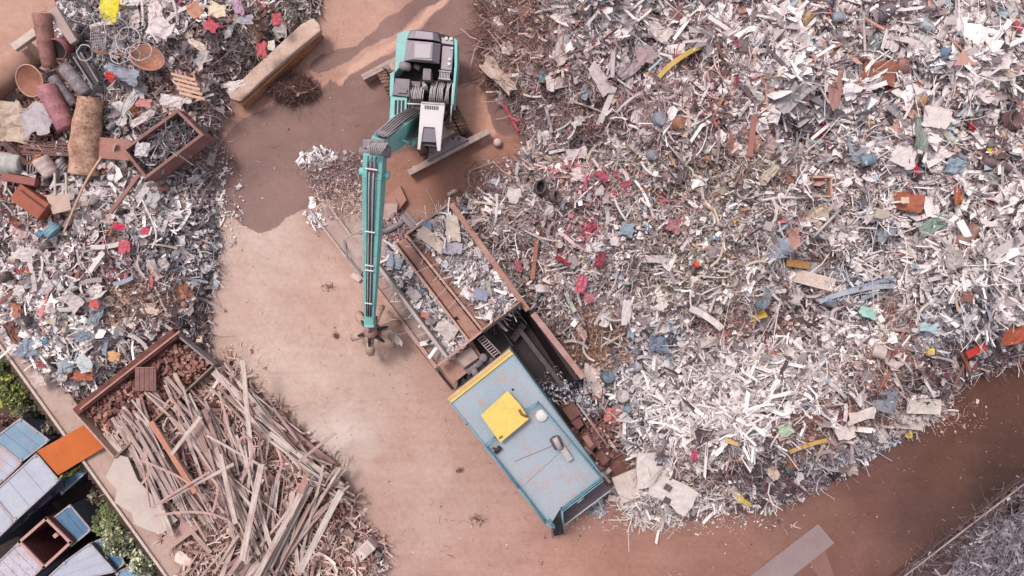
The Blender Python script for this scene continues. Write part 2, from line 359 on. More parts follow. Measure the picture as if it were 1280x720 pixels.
def pieces(px, py, base_z, kind, size, tint, slope=0.38, lift=(-0.05, 0.3)):
    """all inputs arrays; returns V, faces(list), tint array for one kind. size in metres"""
    n = len(px); r = RNG
    z0 = base_z(px, py) if callable(base_z) else np.full(n, float(base_z))
    z = z0 + r.uniform(lift[0], lift[1], n)
    o = np.stack([wx(px, z), wy(py, z), z], -1)
    yaw = r.uniform(0, 2 * PI, n); pt = r.normal(0, slope, n); rl = r.normal(0, slope * 1.3, n)
    cy, sy, cp, sp, cr, sr = np.cos(yaw), np.sin(yaw), np.cos(pt), np.sin(pt), np.cos(rl), np.sin(rl)
    R = np.empty((n, 3, 3))
    R[:, 0, 0] = cy * cp; R[:, 0, 1] = cy * sp * sr - sy * cr; R[:, 0, 2] = cy * sp * cr + sy * sr
    R[:, 1, 0] = sy * cp; R[:, 1, 1] = sy * sp * sr + cy * cr; R[:, 1, 2] = sy * sp * cr - cy * sr
    R[:, 2, 0] = -sp; R[:, 2, 1] = cp * sr; R[:, 2, 2] = cp * cr
    if kind in ('ribbon', 'wire'):
        m = 4 if kind == 'ribbon' else 6
        L = size * r.uniform(0.9, 3.0, n) * (1.0 if kind == 'ribbon' else 1.5)
        k1 = r.normal(0, 0.7 if kind == 'ribbon' else 1.6, n); k2 = r.normal(0, 0.5 if kind == 'ribbon' else 0.9, n)
        t = np.linspace(-.5, .5, m)
        ax = L[:, None] * t; ay = L[:, None] * k1[:, None] * (t ** 2)[None] ; az = L[:, None] * k2[:, None] * (t ** 2)[None]
        ax = ax * (1 - 0.25 * np.minimum(np.abs(k1[:, None]), 2) * np.abs(t)[None])
        if kind == 'ribbon':
            w = size * r.uniform(0.06, 0.26, n); h = w * r.uniform(0.06, 0.35, n)
            cs = [(-1, -1), (1, -1), (1, 1), (-1, 1)]
            W = w[:, None] / 2; Hh = h[:, None] / 2
        else:
            w = np.clip(size * r.uniform(0.02, 0.06, n), 0.008, 0.03); cs = [(-1, -.6), (1, -.6), (0, 1)]
            W = w[:, None] / 2 * 1.2; Hh = W
        q = len(cs)
        loc = np.zeros((n, m, q, 3))
        for j, (a, b) in enumerate(cs):
            loc[:, :, j, 0] = ax; loc[:, :, j, 1] = ay + a * W; loc[:, :, j, 2] = az + b * Hh
        loc = loc.reshape(n, m * q, 3)
        f = []
        for i in range(m - 1):
            for k in range(q): f.append((i*q+k, i*q+(k+1)%q, (i+1)*q+(k+1)%q, (i+1)*q+k))
        caps = [tuple(range(q - 1, -1, -1)), tuple((m - 1) * q + k for k in range(q))]
    elif kind == 'sheet':
        g = np.array([(i, j) for i in range(3) for j in range(3)], float) - 1
        a = size * r.uniform(0.5, 1.3, n); b = a * r.uniform(0.3, 0.9, n)
        loc = np.zeros((n, 9, 3))
        loc[:, :, 0] = g[None, :, 0] * a[:, None] / 2 * (1 + r.uniform(-.35, .2, (n, 9)))
        loc[:, :, 1] = g[None, :, 1] * b[:, None] / 2 * (1 + r.uniform(-.35, .2, (n, 9)))
        loc[:, :, 2] = r.normal(0, 0.13, (n, 9)) * b[:, None]
        lo2 = loc.copy(); lo2[:, :, 2] -= 0.02
        loc = np.concatenate([loc, lo2], 1)
        f = [(i*3+j, (i+1)*3+j, (i+1)*3+j+1, i*3+j+1) for i in range(2) for j in range(2)]
        f += [tuple(9 + v for v in q_[::-1]) for q_ in list(f)]
        ring = [0, 3, 6, 7, 8, 5, 2, 1]
        f += [(ring[i], ring[i] + 9, ring[(i + 1) % 8] + 9, ring[(i + 1) % 8]) for i in range(8)]
        caps = []
    else:
        a = size * r.uniform(0.25, 0.8, n); b = a * r.uniform(0.35, 1, n); c = a * r.uniform(0.15, 0.6, n)
        cor = np.array([(-1,-1,-1),(1,-1,-1),(1,1,-1),(-1,1,-1),(-1,-1,1),(1,-1,1),(1,1,1),(-1,1,1)], float)
        loc = cor[None] * np.stack([a, b, c], -1)[:, None] / 2 * r.uniform(0.65, 1.1, (n, 8, 3))
        f = [(3,2,1,0),(4,5,6,7),(0,1,5,4),(1,2,6,5),(2,3,7,6),(3,0,4,7)]; caps = []
    V = np.einsum('nij,nvj->nvi', R, loc) + o[:, None]
    nv = loc.shape[1]; F = []
    for ff in (f, caps):
        if not ff: continue
        for side in set(len(x) for x in ff):
            fa = np.array([x for x in ff if len(x) == side])
            F.append((fa[None] + (np.arange(n) * nv)[:, None, None]).reshape(-1, side))
    return V.reshape(-1, 3), F, np.repeat(tint, nv, axis=0)
def stuff(name, label, px, py, pal, size, kp, base_z, lift=(-0.05, 0.3), slope=0.38, parent=None, mat_=None, kind='stuff'):
    """px,py,size arrays; pal array of palette names; kp (n,4) kind probabilities"""
    n = len(px); tint = np.zeros((n, 3))
    for k in set(pal):
        s = pal == k; cs, w = PALN[k]; tint[s] = cs[RNG.choice(len(cs), s.sum(), p=w)]
    tint = tint ** .88 * RNG.uniform(0.95, 1.25, (n, 1)) * np.array([1.07, 1.03, 1.01]); tint = np.minimum(tint, .86)
    cum = np.cumsum(kp / kp.sum(1, keepdims=True), 1); kind_i = (RNG.random(n)[:, None] > cum).sum(1).clip(0, 3)
    VV = []; FF = []; TT = []; off = 0
    for ki, kn in enumerate(KINDS):
        s = kind_i == ki
        if not s.any(): continue
        V, F, T = pieces(px[s], py[s], base_z, kn, size[s], tint[s], slope, lift)
        VV.append(V); TT.append(T); FF += [f + off for f in F]; off += len(V)
    o = np_obj(name, np.concatenate(VV), FF, mat_ or MS, np.concatenate(TT), False, parent)
    if kind: o['kind'] = kind
    if label: o['label'] = label
    return o
MS = attr_mat('scrap_pieces', 0.6)

# heap bodies (packed dirt and fines under the loose scrap)
def heap_body(name, F, dd, c1, label, cat):
    ii = np.where((dd > -0.7).any(1))[0]; jj = np.where((dd > -0.7).any(0))[0]
    i0, i1, j0, j1 = ii[0], ii[-1] + 1, jj[0], jj[-1] + 1
    X = gx[i0:i1, j0:j1]; Y = gy[i0:i1, j0:j1]; D = dd[i0:i1, j0:j1]; Z = F[i0:i1, j0:j1] + (fbm(X * 4, Y * 4, 3) - .5) * 0.15
    Z = np.where(D > 0, Z + 0.02, Z * 0 + D * 0.5 + (fbm(X * 5, Y * 5, 2) - .5) * 0.2)
    nx, ny = X.shape; I = np.arange(nx * ny).reshape(nx, ny)
    ok = D[:-1, :-1] > -0.5
    Fc = np.stack([I[:-1, :-1], I[1:, :-1], I[1:, 1:], I[:-1, 1:]], -1)[ok]
    V = np.stack([X, Y, Z], -1).reshape(-1, 3)
    used = np.unique(Fc); mp = np.zeros(len(V), int); mp[used] = np.arange(len(used))
    m = mk(name + '_fines', c1, tuple(v * 0.6 for v in c1), 1.0, 1.2, 0.95, 0, (70, 54, 54), 0.5, 0.8, 8)
    o = np_obj(name, V[used], [mp[Fc]], m, None, True)
    tag(o, label, cat, None, 'stuff')
heap_body('scrap_fines', hA, dA, (168, 144, 138), 'dark packed dirt and fine scrap under the great heap on the right', 'scrap fines')
heap_body('soil_mound', hB, dB, (166, 140, 132), 'brown dirt and fines under the loose scrap on the left', 'soil mound')
heap_body('bark_litter', hC, dC, (150, 116, 108), 'reddish brown dirt and bark under the heap of old planks', 'bark litter')

# zones: px, py, rx, ry, weight, palette, size, (ribbon, sheet, chunk, wire)
ZA = [
 (900,300,400,400,1.0,'mix',0.34,(4,1.4,1.3,2.5)),
 (640,30,60,70,9,'rustwire',0.42,(.6,.15,.1,6)), (600,60,22,80,9,'brown',0.4,(.3,.1,.3,6)), (690,40,50,50,5,'pinkgrey',0.42,(3,1,.3,4)),
 (770,30,90,50,4,'coarse',0.5,(3,4,.5,1)), (720,130,80,45,9,'pinkgrey',0.26,(3,.5,1,5)), (735,140,25,30,9,'brown',0.2,(1,.5,2,1)),
 (820,120,90,60,3,'pinkgrey',0.32,(3,1,2,3)), (880,170,60,60,3,'pinkgrey',0.32,(3,1,1,3)), (850,220,120,40,5,'olive',0.26,(3,1.2,3,2)),
 (1100,60,220,110,4,'coarse',0.55,(3,4,1.4,1)), (1190,60,60,60,5,'white',0.6,(2,5,1,.5)), (990,80,80,50,3,'white',0.5,(5,2,.5,1)), (900,110,40,30,5,'brown',0.4,(2,1,1,4)),
 (1230,300,80,80,6,'white',0.6,(5,1.5,.3,1)), (1150,180,120,60,3,'coarse',0.5,(2,4,1,1)), (760,225,60,22,5,'red',0.32,(3,1,1,2)), (735,290,22,26,6,'red',0.3,(3,1,1,1)),
 (845,265,25,15,4,'red',0.3,(2,1,1,1)), (760,320,110,70,4,'mix',0.27,(3,1.3,3,2)), (870,330,80,60,4,'olive',0.26,(3,1,2,3)), (745,430,34,34,60,'golden',0.2,(1,.3,2,6)),
 (690,280,50,40,4,'pinkgrey',0.28,(2,1,2,4)), (820,430,50,25,5,'blue',0.34,(2,3,3,1)), (930,410,60,25,6,'brown',0.25,(2,1,2,3)), (960,320,70,60,3,'mix',0.34,(2,2,2,3)),
 (980,390,40,30,4,'pinkgrey',0.27,(2,1,2,3)), (1060,350,40,25,2,'blue',0.4,(4,2,1,1)), (1120,400,30,30,7,'rustwire',0.3,(.5,.2,.5,6)), (1110,455,45,25,7,'rustwire',0.3,(.5,.3,.5,6)),
 (1050,430,70,40,3,'white',0.38,(3,3,2,1)), (1190,390,60,40,4,'silver',0.36,(2,4,2,1)), (1165,470,45,22,9,'dark',0.3,(2,1,3,3)), (1230,440,50,18,8,'dark',0.36,(2,1,1,5)),
 (900,490,110,50,7,'white',0.55,(9,1,.2,1.5)), (850,520,60,30,5,'white',0.5,(9,1,.2,1)), (790,480,60,60,3,'silver',0.36,(3,2,2,2)), (760,540,40,40,4,'silver',0.34,(3,2,2,3)),
 (1000,530,60,30,5,'brown',0.34,(2,1,1,4)), (1090,520,50,15,7,'rustwire',0.26,(.5,.2,.5,6)), (1040,570,90,22,4,'silver',0.3,(4,1,2,2)), (940,590,50,40,6,'dark',0.3,(3,.5,1,4)),
 (880,600,30,22,8,'brown',0.28,(2,.4,1,4)), (990,600,60,25,4,'dark',0.32,(3,1,2,2)), (870,625,100,14,6,'white',0.34,(6,1,1,3)), (800,640,40,15,6,'white',0.42,(6,.3,.2,4)),
 (880,560,60,22,4,'mix',0.36,(3,1,1,4)), (1130,300,60,50,3,'white',0.46,(4,2,1,1)), (1240,180,50,60,4,'coarse',0.5,(3,3,1,1)),(680,400,30,20,4,'mix',0.24,(2,1,3,2)), (868,600,20,14,4,'green',0.3,(2,1,1,2)),
]
ZB = [
 (150,300,260,260,1.0,'mix',0.34,(4,1.4,1.4,2.5)), (115,215,42,42,14,'white',0.5,(1,7,.5,.3)), (120,260,40,25,6,'white',0.45,(2,6,.5,.3)), (180,270,60,40,4,'white',0.45,(4,4,.5,1)), (60,320,70,60,4,'coarse',0.4,(3,4,2,1)),
 (170,380,60,26,15,'golden',0.2,(1,.3,1,7)), (210,365,35,22,14,'rustwire',0.22,(1,.3,1,7)), (230,210,40,40,4,'mix',0.28,(2,2,3,1)), (150,300,50,20,4,'pinkgrey',0.36,(6,1,.5,2)),
 (60,420,70,50,8,'white',0.42,(2,5,2,.5)), (230,60,110,70,3,'pinkgrey',0.34,(3,1.5,1,5)), (200,20,70,30,3,'coarse',0.45,(3,4,1,1)), (130,60,60,50,5,'silver',0.36,(2,1,1,6)),
 (330,40,50,40,3,'olive',0.32,(3,1,1,5)), (270,110,30,20,5,'mix',0.3,(3,1,1,3)), (60,200,80,60,5,'brown',0.42,(2,2,2,1)), (170,150,50,40,4,'mix',0.36,(4,2,1,2)), (225,110,40,26,4,'wood',0.36,(6,1,.5,1)),
 (250,400,30,40,5,'dark',0.26,(2,1,3,1)), (215,330,60,60,3,'silver',0.32,(3,2,1,2)), (45,130,50,60,7,'brown',0.42,(2,2,2,1)), (140,330,60,20,3,'red',0.28,(2,1,1,1)),
]
def zoned(px, py, Z):
    jx = (fbm(px * .03, py * .03, 3) - .5) * 40; jy = (fbm(px * .03 + 9, py * .03, 3) - .5) * 40
    W = np.array([w * np.exp(-(((px + jx - a) / rx) ** 2 + ((py + jy - b) / ry) ** 2) ** 1.6) + (0.3 if i == 0 else 0) for i, (a, b, rx, ry, w, *_r) in enumerate(Z)])
    cum = np.cumsum(W / W.sum(0), 0)
    zi = (RNG.random(len(px))[None] > cum).sum(0).clip(0, len(Z) - 1)
    pal = np.array([Z[i][5] for i in zi]); size = np.array([Z[i][6] for i in zi]); kp = np.array([Z[i][7] for i in zi], float)
    return pal, size, kp
def scatter(poly_w, n, box, edge=0.0, soft=0.5):
    """random photo points whose ground position lies inside the outline"""
    px = RNG.uniform(box[0], box[2], n * 4); py = RNG.uniform(box[1], box[3], n * 4)
    z = surf(px, py); d = sdf(wx(px, z), wy(py, z), poly_w)
    ok = d > edge + RNG.random(len(px)) ** 2 * soft - 0.15
    return px[ok][:n], py[ok][:n]
def size_law(n, s):
    # a few big, many small; the whole size range of torn metal
    return s * np.clip(RNG.lognormal(-0.25, 0.5, n), 0.3, 2.2)
Q = 1.0
px, py = scatter(HEAP, int(112000 * Q), (560, -60, 1360, 700))
pal, size, kp = zoned(px, py, ZA)
stuff('loose_scrap', 'grey and white mass of torn strips and scrap covering the great heap', px, py, pal, size_law(len(px), size * .78), kp, surf)
px, py = scatter(LEFT, int(38000 * Q), (-70, -60, 420, 500))
pal, size, kp = zoned(px, py, ZB)
stuff('loose_scrap', 'mixed grey and brown loose scrap covering the left hand heap', px, py, pal, size_law(len(px), size * .78), kp, surf)

def blob(n, cx, cy, rx, ry, pal, size, kp, name, label, lift=(0, 0.12), pw=0.8, bz=0.0, slope=0.2, cat='litter'):
    a = RNG.uniform(0, 2 * PI, n); r_ = RNG.random(n) ** pw
    px = cx + rx * r_ * np.cos(a); py = cy + ry * r_ * np.sin(a)
    o = stuff(name, label, px, py, np.full(n, pal), size_law(n, np.full(n, size)), np.tile(np.array(kp, float), (n, 1)), (lambda x, y: np.full(len(x), bz)) if not callable(bz) else bz, lift, slope)
    o['category'] = cat
    return o
# ------------------------------------------------------------------ material handler (excavator)
TEAL = mk('teal_paint', (136,206,202), (126,190,186), .9, 2.5, .5, 0, (160,146,138), .8, .1)
TEALD = mk('dusty_teal_paint', (146,198,194), (128,182,180), .7, 1.5, .5, 0, (160,140,140), .6, .1)
HOOD = mk('hood_grey', (172,158,168), (156,140,150), .7, 1.6, .5, 0, (176,150,145), .4, .1)
HOODL = mk('hood_light', (192,178,184), (176,162,168), .7, 1.6, .5, 0, (176,150,145), .3, .1)
CABW = mk('cab_white', (222,210,212), (206,194,198), .6, 2, .4, 0, (180,160,155), .3, .05)
GLASS = mk('dusty_glass', (126,116,130), (110,102,116), .6, 2, .18, 0, (150,135,135), .3, .02)
DARK = mk('greasy_dark', (52,44,50), (70,58,60), .7, 4, .7, 0, (96,76,72), .4, .4)
GREY = mk('machine_grey', (150,136,142), (122,110,116), .8, 4, .6, 0, (150,115,105), .4, .3)
LGREY = mk('light_steel', (196,184,186), (170,158,160), .8, 4, .45, .0, (150,120,110), .4, .2)
MUDDY = mk('muddy_steel', (194,172,164), (168,144,136), 1, 3, .8, 0, (166,122,108), .6, .5)
TYRE = mk('muddy_rubber', (150,112,100), (116,88,80), 1, 5, .9, 0, (186,142,126), .5, .6)
HOSE = mk('black_hose', (58,50,58), (84,74,80), .7, 5, .5, 0, (140,120,115), .2, .1)
WPAINT = mk('white_paint', (228,222,222), (210,202,204), .6, 3, .5, 0, (180,160,155), .2, .1)

ex = empty('material_handler', P(532, 133, 0), 'teal excavator with raised white cab, long boom and outrigger blades on wet ground', 'excavator')
ax = Vector((0.463, -0.886, 0)); pr = Vector((0.886, 0.463, 0))     # undercarriage length and width axes
uc = P(532, 133, 0)
m = MB()
m.beam(uc - ax * 2.0 + Vector((0,0,.75)), uc + ax * 1.75 + Vector((0,0,.75)), 1.1, .5)
for s in (-1, 1):
    c_ = uc + ax * 1.25 * s
    m.beam(c_ - pr * 1.0 + Vector((0,0,.6)), c_ + pr * 1.0 + Vector((0,0,.6)), .28, .28)
m.lathe([(0, 1.3), (.75, 1.3), (.75, .8), (.9, .8), (.9, .55)], Matrix.Translation(Vector((uc.x, uc.y, 0))), 28)
m.obj('chassis', MUDDY, ex, bevel=.02)
def tyre(c0, s):
    w = MB(); prof = []
    M = axisM(c0 - pr * .2 * s, pr * s)
    w.lathe([(.2, 0), (.42, .0), (.52, .04), (.54, .2), (.52, .36), (.42, .4), (.2, .4)], M, 28)
    for k in range(22):
        a = 2 * PI * k / 22
        for sd, ph in ((.1, 0), (.3, .14)):
            p = M @ Vector((.545 * math.cos(a + ph), .545 * math.sin(a + ph), sd))
            q = M @ Vector((.545 * math.cos(a + ph + .1), .545 * math.sin(a + ph + .1), sd))
            w.beam(M @ Vector((.55*math.cos(a+ph), .55*math.sin(a+ph), sd-.085)), M @ Vector((.55*math.cos(a+ph+.1), .55*math.sin(a+ph+.1), sd+.085)), .06, .06, up=(p - (M @ Vector((0,0,sd)))).normalized())
    o = w.obj('tyre', TYRE, ex)
    r_ = MB(); r_.lathe([(0, .12), (.12, .1), (.2, .06), (.23, .02), (.23, .38), (.1, .36), (0, .36)], M, 20)
    r_.obj('rim', GREY, o)
for a in (-1, 1):
    for s in (-1, 1):
        for t in (.52, .95):
            tyre(uc + ax * 1.3 * a + pr * s * t + Vector((0, 0, .56)), s)
# outrigger blades: long muddy bars with a tapered carrier plate
def blade(cpx, half, sgn, name):
    c0 = P(*cpx, .35)
    b = MB()
    d = pr
    b.beam(c0 - d * half, c0, .16, .5, w2=.24); b.beam(c0, c0 + d * half, .24, .5, w2=.16)
    b.beam(c0 - d * half + ax * sgn * .1 + Vector((0,0,.24)), c0 + d * half + ax * sgn * .1 + Vector((0,0,.24)), .14, .05)
    b.obj('outrigger_blade', MUDDY, ex, bevel=.015)
    p = MB(); inn = c0 - ax * sgn * 1.35
    up = Vector((0, 0, .38))
    pts = [c0 + d * .95 + up, c0 - d * .95 + up, c0 - d * .55 - ax * sgn * .5 + up, inn - d * .42 + up * 1.6, inn + d * .42 + up * 1.6, c0 + d * .55 - ax * sgn * .5 + up]
    p.prism(pts, .5); o = p.obj('carrier_plate', GREY, ex, bevel=.01)
    for t, u in ((-.4, .3), (.4, .3), (-.15, .25), (.15, .7), (.62, .2), (-.62, .2)):
        c = c0 + d * t - ax * sgn * u
        q = MB(); q.lathe([(0, .03), (.045, .03), (.045, 0)], Matrix.Translation(Vector((c.x, c.y, .8 + .12 * u))), 8); q.obj('bolt', DARK, o)
    return c0
blade((561, 190), 1.86, 1, 'a'); blade((505, 74), 1.86, -1, 'b')
# upper structure
t = MB(); t.pp([(497,43),(505,38.5),(522,37),(546,40),(567,46.5),(572,50),(571,82),(566,131),(556,146),(507,150),(495,160),(487,151),(487,120),(493,90)], 1.75, 1.25)
t.obj('turntable_deck', DARK, ex, bevel=.02)
t = MB()
t.pp([(496,43),(505,38),(514,38),(510,46),(508,56),(506,76),(494,91),(493,88)], 2.5, 1.6)
t.obj('side_panel', TEALD, ex, bevel=.03)
t = MB(); t.pp([(488,120),(509,121.5),(507.5,150.5),(496,159),(486.5,150)], 2.45, 1.5); pan = t.obj('front_box', TEAL, ex, bevel=.03)
t = MB()
for k in range(3): t.pp([(493.5+k*4.6,125),(496.4+k*4.6,125.3),(495.6+k*4.6,143.6),(492.8+k*4.6,143.2)], 2.47, 2.42)
t.obj('vent_slots', DARK, pan)
t = MB(); t.pp([(567,47),(572,50),(571.5,82),(567,131),(564.5,131),(568,82),(568,56)], 2.5, 1.6); t.obj('side_panel', TEAL, ex, bevel=.02)
t = MB(); t.pp([(487.6,92),(493.5,88),(491,120),(487,121)], 2.2, 1.5); t.obj('side_panel', TEAL, ex, bevel=.01)
# hood with chamfered top
def ring(px, z): return [P(x, y, z) for x, y in px]
t = MB(); t.loft(ring([(518,50.5),(541,52.5),(539.5,74),(517,72.5)], 3.15), ring([(507,50),(514,46),(545,48),(552,54),(549,80),(506,76)][:4], 3.15)) if False else None
t = MB()
top = ring([(518,51),(541,53),(539.5,76),(517,74)], 3.1); mid = ring([(508,50),(551,55),(549,80),(506,76)], 2.6); low = ring([(508,50),(551,55),(549,80),(506,76)], 1.8)
t.loft(mid, low); t.loft([v + Vector((0,0,.0)) for v in top], [v + Vector((0,0,.002)) for v in mid])
hood = t.obj('engine_hood', HOOD, ex, bevel=.02)
t = MB(); t.loft(ring([(519.5,54),(539,55.5),(538,73),(518.5,72)], 3.13), ring([(519.5,54),(539,55.5),(538,73),(518.5,72)], 3.09)); t.obj('hood_lid', HOODL, hood, bevel=.01)
t = MB(); top = ring([(521,38),(541,40.5),(541.5,50),(518.5,48)], 2.9); low = ring([(514,38),(547,42),(551,52.5),(509,47.5)], 2.45)
t.loft(top, low); t.loft([v - Vector((0,0,.002)) for v in low], ring([(514,38),(547,42),(551,52.5),(509,47.5)], 1.7)); t.obj('tail_hood', HOOD, ex, bevel=.02)
t = MB(); t.pp([(552,46.5),(566.5,49.5),(567,56),(552,54)], 2.5, 1.7); t.obj('rear_deck', HOODL, ex, bevel=.02)
t = MB(); t.pp([(553,57),(567,58.5),(564.5,88),(551,86.5)], 2.5, 1.7); dk = t.obj('rear_deck', HOOD, ex, bevel=.02)
for (x, y, r_) in ((558,48.6,.075),(564,49,.075),(565,61,.05),(562,74.5,.07),(561.5,80.5,.075)):
    t = MB(); p = P(x, y, 2.5); t.lathe([(0,.06),(r_*.8,.06),(r_,.04),(r_,0)], Matrix.Translation(p), 14); t.obj('filler_cap', WPAINT, ex)
# engine bay
t = MB(); t.pp([(529,85),(539,86),(538,100.5),(528,99.5)], 2.7, 1.75); t.pp([(494,97.5),(512.5,99),(511,121),(490,118.5)], 2.55, 1.75); t.pp([(514,101),(526,102),(525,108),(513,107)], 2.3, 1.75)
t.pp([(498,110),(509,111),(508.5,117),(497,116)], 2.62, 2.5)
t.obj('engine_box', GREY, ex, bevel=.02)
t = MB(); a, b = P(499.5,82,2.45), P(514,84,2.45); t.tube([a, a.lerp(b,.15), b.lerp(a,.15), b], [.12,.17,.17,.1], 14)
a, b = P(518,82,2.3), P(525,86,2.3); t.tube([a, b], .1, 12); t.obj('turbo', GREY, ex); t = MB(); a, b = P(530,104,2.3), P(532,110,2.5); t.tube([a, b], .09, 12); t.obj('valve', LGREY, ex)
t = MB()
for k in range(7):
    a = P(550.5 + k * 1.9, 88.5 + k * .2, 2.35); b = P(549.8 + k * 1.9, 97.5 + k * .2, 2.35); t.beam(a, b, .035, .12)
t.pp([(548.5,87.5),(564,89),(563.6,90.6),(548.2,89)], 2.45, 1.75); t.pp([(548,97),(563,98.5),(562.6,100),(547.6,98.5)], 2.45, 1.75)
t.obj('radiator', LGREY, ex)
t = MB()
for k in range(9):
    x = 512 + k * 2.0 + RNG.uniform(-.4, .4); t.tube([P(x + 3, 104 + RNG.uniform(-2, 5), 2.2), P(x + 1.2, 114, 2.45), P(x, 124, 2.3), P(x - 1.5 + RNG.uniform(-1, 1), 148, 2.2)], .028, 6)
for k in range(11):
    x = 537 + k * 2.4 + RNG.uniform(-.4, .4); t.tube([P(x + 4, 99 + RNG.uniform(-2, 4), 2.1), P(x + 1 + RNG.uniform(-2, 2), 112, 2.5), P(x - 1, 130, 2.2)], .03, 6)
t.obj('hydraulic_hoses', LGREY, ex)
t = MB()
for k in range(8):
    x = 513.5 + k * 2.0; t.tube([P(x + 2, 108, 2.1), P(x, 126, 2.35), P(x - 1.4, 149, 2.1)], .025, 6)
for k in range(9):
    x = 538.5 + k * 2.6; t.tube([P(x + 3, 100, 2.0), P(x, 114, 2.3), P(x - .5, 134, 2.0)], .03, 6)
t.obj('hydraulic_hoses', HOSE, ex)
for a, b in ((P(509,129.5,2.6), P(526,130.5,2.6)), (P(564.5,130,2.4), P(566.5,104,2.4)), (P(563,152,2.0), P(565,128,2.4))):
    t = MB(); t.tube([a, b], .03, 6); t.obj('handrail', WPAINT, ex)
# raised cab
cz = 4.1
t = MB(); t.loft(ring([(526.5,129),(556,131),(553.5,150),(548.5,180),(522.5,177)], cz), ring([(526.5,129),(556,131),(553.5,150),(548.5,180),(522.5,177)], 2.3)); cab = t.obj('cab', DARK, ex, bevel=.03)
t = MB(); t.prism(ring([(526,128),(556.5,130),(554,150),(550.5,188.5),(546.5,189),(543.5,159.5),(529.5,158.5),(525,187),(521.5,186.5)], cz + .12), cz + .002); t.obj('cab_roof', CABW, cab, bevel=.02)
t = MB(); t.loft(ring([(529.8,158.8),(543.2,159.8),(546.2,178),(525.8,176.8)], cz + .04), ring([(529.8,158.8),(543.2,159.8),(546.2,178),(525.8,176.8)], cz + .003))
t.loft(ring([(523.5,173),(547.5,176),(547,183.5),(523,181)], 3.9), ring([(523.5,173),(547.5,176),(545.8,182.5),(522.5,180)], 2.5)); t.obj('windscreen', GLASS, cab)
t = MB()
for k in range(8): t.pp([(531+k*2.25,131.6+k*.16),(532.3+k*2.25,131.7+k*.16),(532.1+k*2.25,136.2+k*.16+(k%3)*.5),(530.8+k*2.25,136.1+k*.16)], cz + .135, cz + .1)
t.obj('roof_grille', DARK, cab)
t = MB(); t.pp([(527,127),(555.5,129),(555.3,131),(526.8,129)], cz + .16, cz - .1); t.obj('roof_spoiler', LGREY, cab)
# boom: from the deck up to the elbow, then the stick reaching back down
A = P(515, 152, 2.4); B = P(471, 184, 6.3)
t = MB(); t.beam(A, A.lerp(B, .5), .55, .75, w2=.62, h2=.95); t.beam(A.lerp(B, .5), B, .62, .95, w2=.5, h2=.6); boom = t.obj('boom', TEAL, ex, bevel=.03)
t = MB(); dd_ = (B - A); sd = dd_.cross(Vector((0,0,1))).normalized(); upv = sd.cross(dd_).normalized()
for k in range(5):
    o_ = sd * (-.18 + k * .09) + upv * .52; t.tube([A + o_, A.lerp(B,.5) + o_ + upv * .05, B + o_ * .8], .019, 6)
t.obj('boom_hoses', LGREY, boom)
t = MB()
for k in range(4):
    o_ = sd * (-.135 + k * .09) + upv * .5; t.tube([A + o_, A.lerp(B,.5) + o_ + upv * .05, B + o_ * .8], .022, 6)
t.obj('boom_hoses', HOSE, boom)
t = MB(); t.beam(A.lerp(B,.05) + upv * .46, A.lerp(B,.97) + upv * .42, .5, .05, up=upv); t.obj('hose_tray', GREY, boom)
for s in (-1, 1):
    t = MB(); a = P(519, 165, 2.3); t.tube([a + sd * .4 * s, a.lerp(B, .4) + sd * .4 * s - upv * .1], .11, 10); t.tube([a.lerp(B, .4) + sd * .4 * s - upv * .1, A.lerp(B, .62) + sd * .4 * s], .055, 8); t.obj('boom_cylinder', TEAL, ex)
# elbow
E = P(469, 186, 6.3)
t = MB(); t.tube([E + Vector((-.5,-.1,0)), E + Vector((.5,-.1,0))], .2, 16); t.box(E + Vector((0,.12,.1)), (.72, .3, .3)); t.obj('elbow_joint', GREY, ex, bevel=.02)
t = MB()
for k in range(9):
    x = 459.5 + k * 2.7; t.tube([P(x + 6, 176 + (k % 3), 6.3), P(x + 2, 180, 7.0), P(x, 184, 7.05), P(464 + k * 1.3, 194, 6.85)], .03, 6)
t.obj('elbow_hoses', LGREY, ex)
TP = P(469, 190, 6.3); TE = P(462.3, 404, 2.7)
t = MB()
mid = TP.lerp(TE, .12)
t.beam(TP, mid, .66, .6, w2=.64, h2=.8); t.beam(mid, TP.lerp(TE, .55), .64, .8, w2=.52, h2=.62); t.beam(TP.lerp(TE, .55), TE, .52, .62, w2=.34, h2=.36)
stick = t.obj('stick', TEAL, ex, bevel=.025)
sd = (TE - TP).cross(Vector((0,0,1))).normalized(); upv = sd.cross(TE - TP).normalized()
def sp(f, s, u):
    hh = (.36 + .06 * f / .12) if f < .12 else .42 - .24 * (f - .12) / .88
    return TP.lerp(TE, f) + sd * s + upv * (hh + u)
t = MB()
for s in (-.13, 0, .13): t.tube([sp(f, s * (1 - .45 * f), .05 + .02 * math.sin(9 * f)) for f in (.0,.1,.2,.35,.5,.65,.8,.93)], .02, 6)
t.obj('stick_hoses', HOSE, stick)
t = MB()
for s in (-.075, .075): t.tube([sp(f, s * (1 - .45 * f), .05) for f in (.08,.2,.35,.5,.65,.8,.92)], .024, 6)
t.obj('stick_pipes', LGREY, stick)
t = MB(); t.beam(sp(.03, 0, .01), sp(.93, 0, .01), .34, .03, up=upv, w2=.2); t.obj('hose_tray', HOOD, stick)
for f in (.06, .4, .6, .63, .84):
    t = MB(); t.beam(sp(f, -.2 * (1 - .4 * f), .09), sp(f, .2 * (1 - .4 * f), .09), .045, .03); t.obj('hose_clamp', WPAINT, stick)
for s in (-1, 1):
    t = MB(); c_ = TP.lerp(TE, .11); t.tube([c_ + sd * .26 * s, c_ + sd * .5 * s], [.14, .14], 12); t.obj('pin_boss', TEAL, stick)
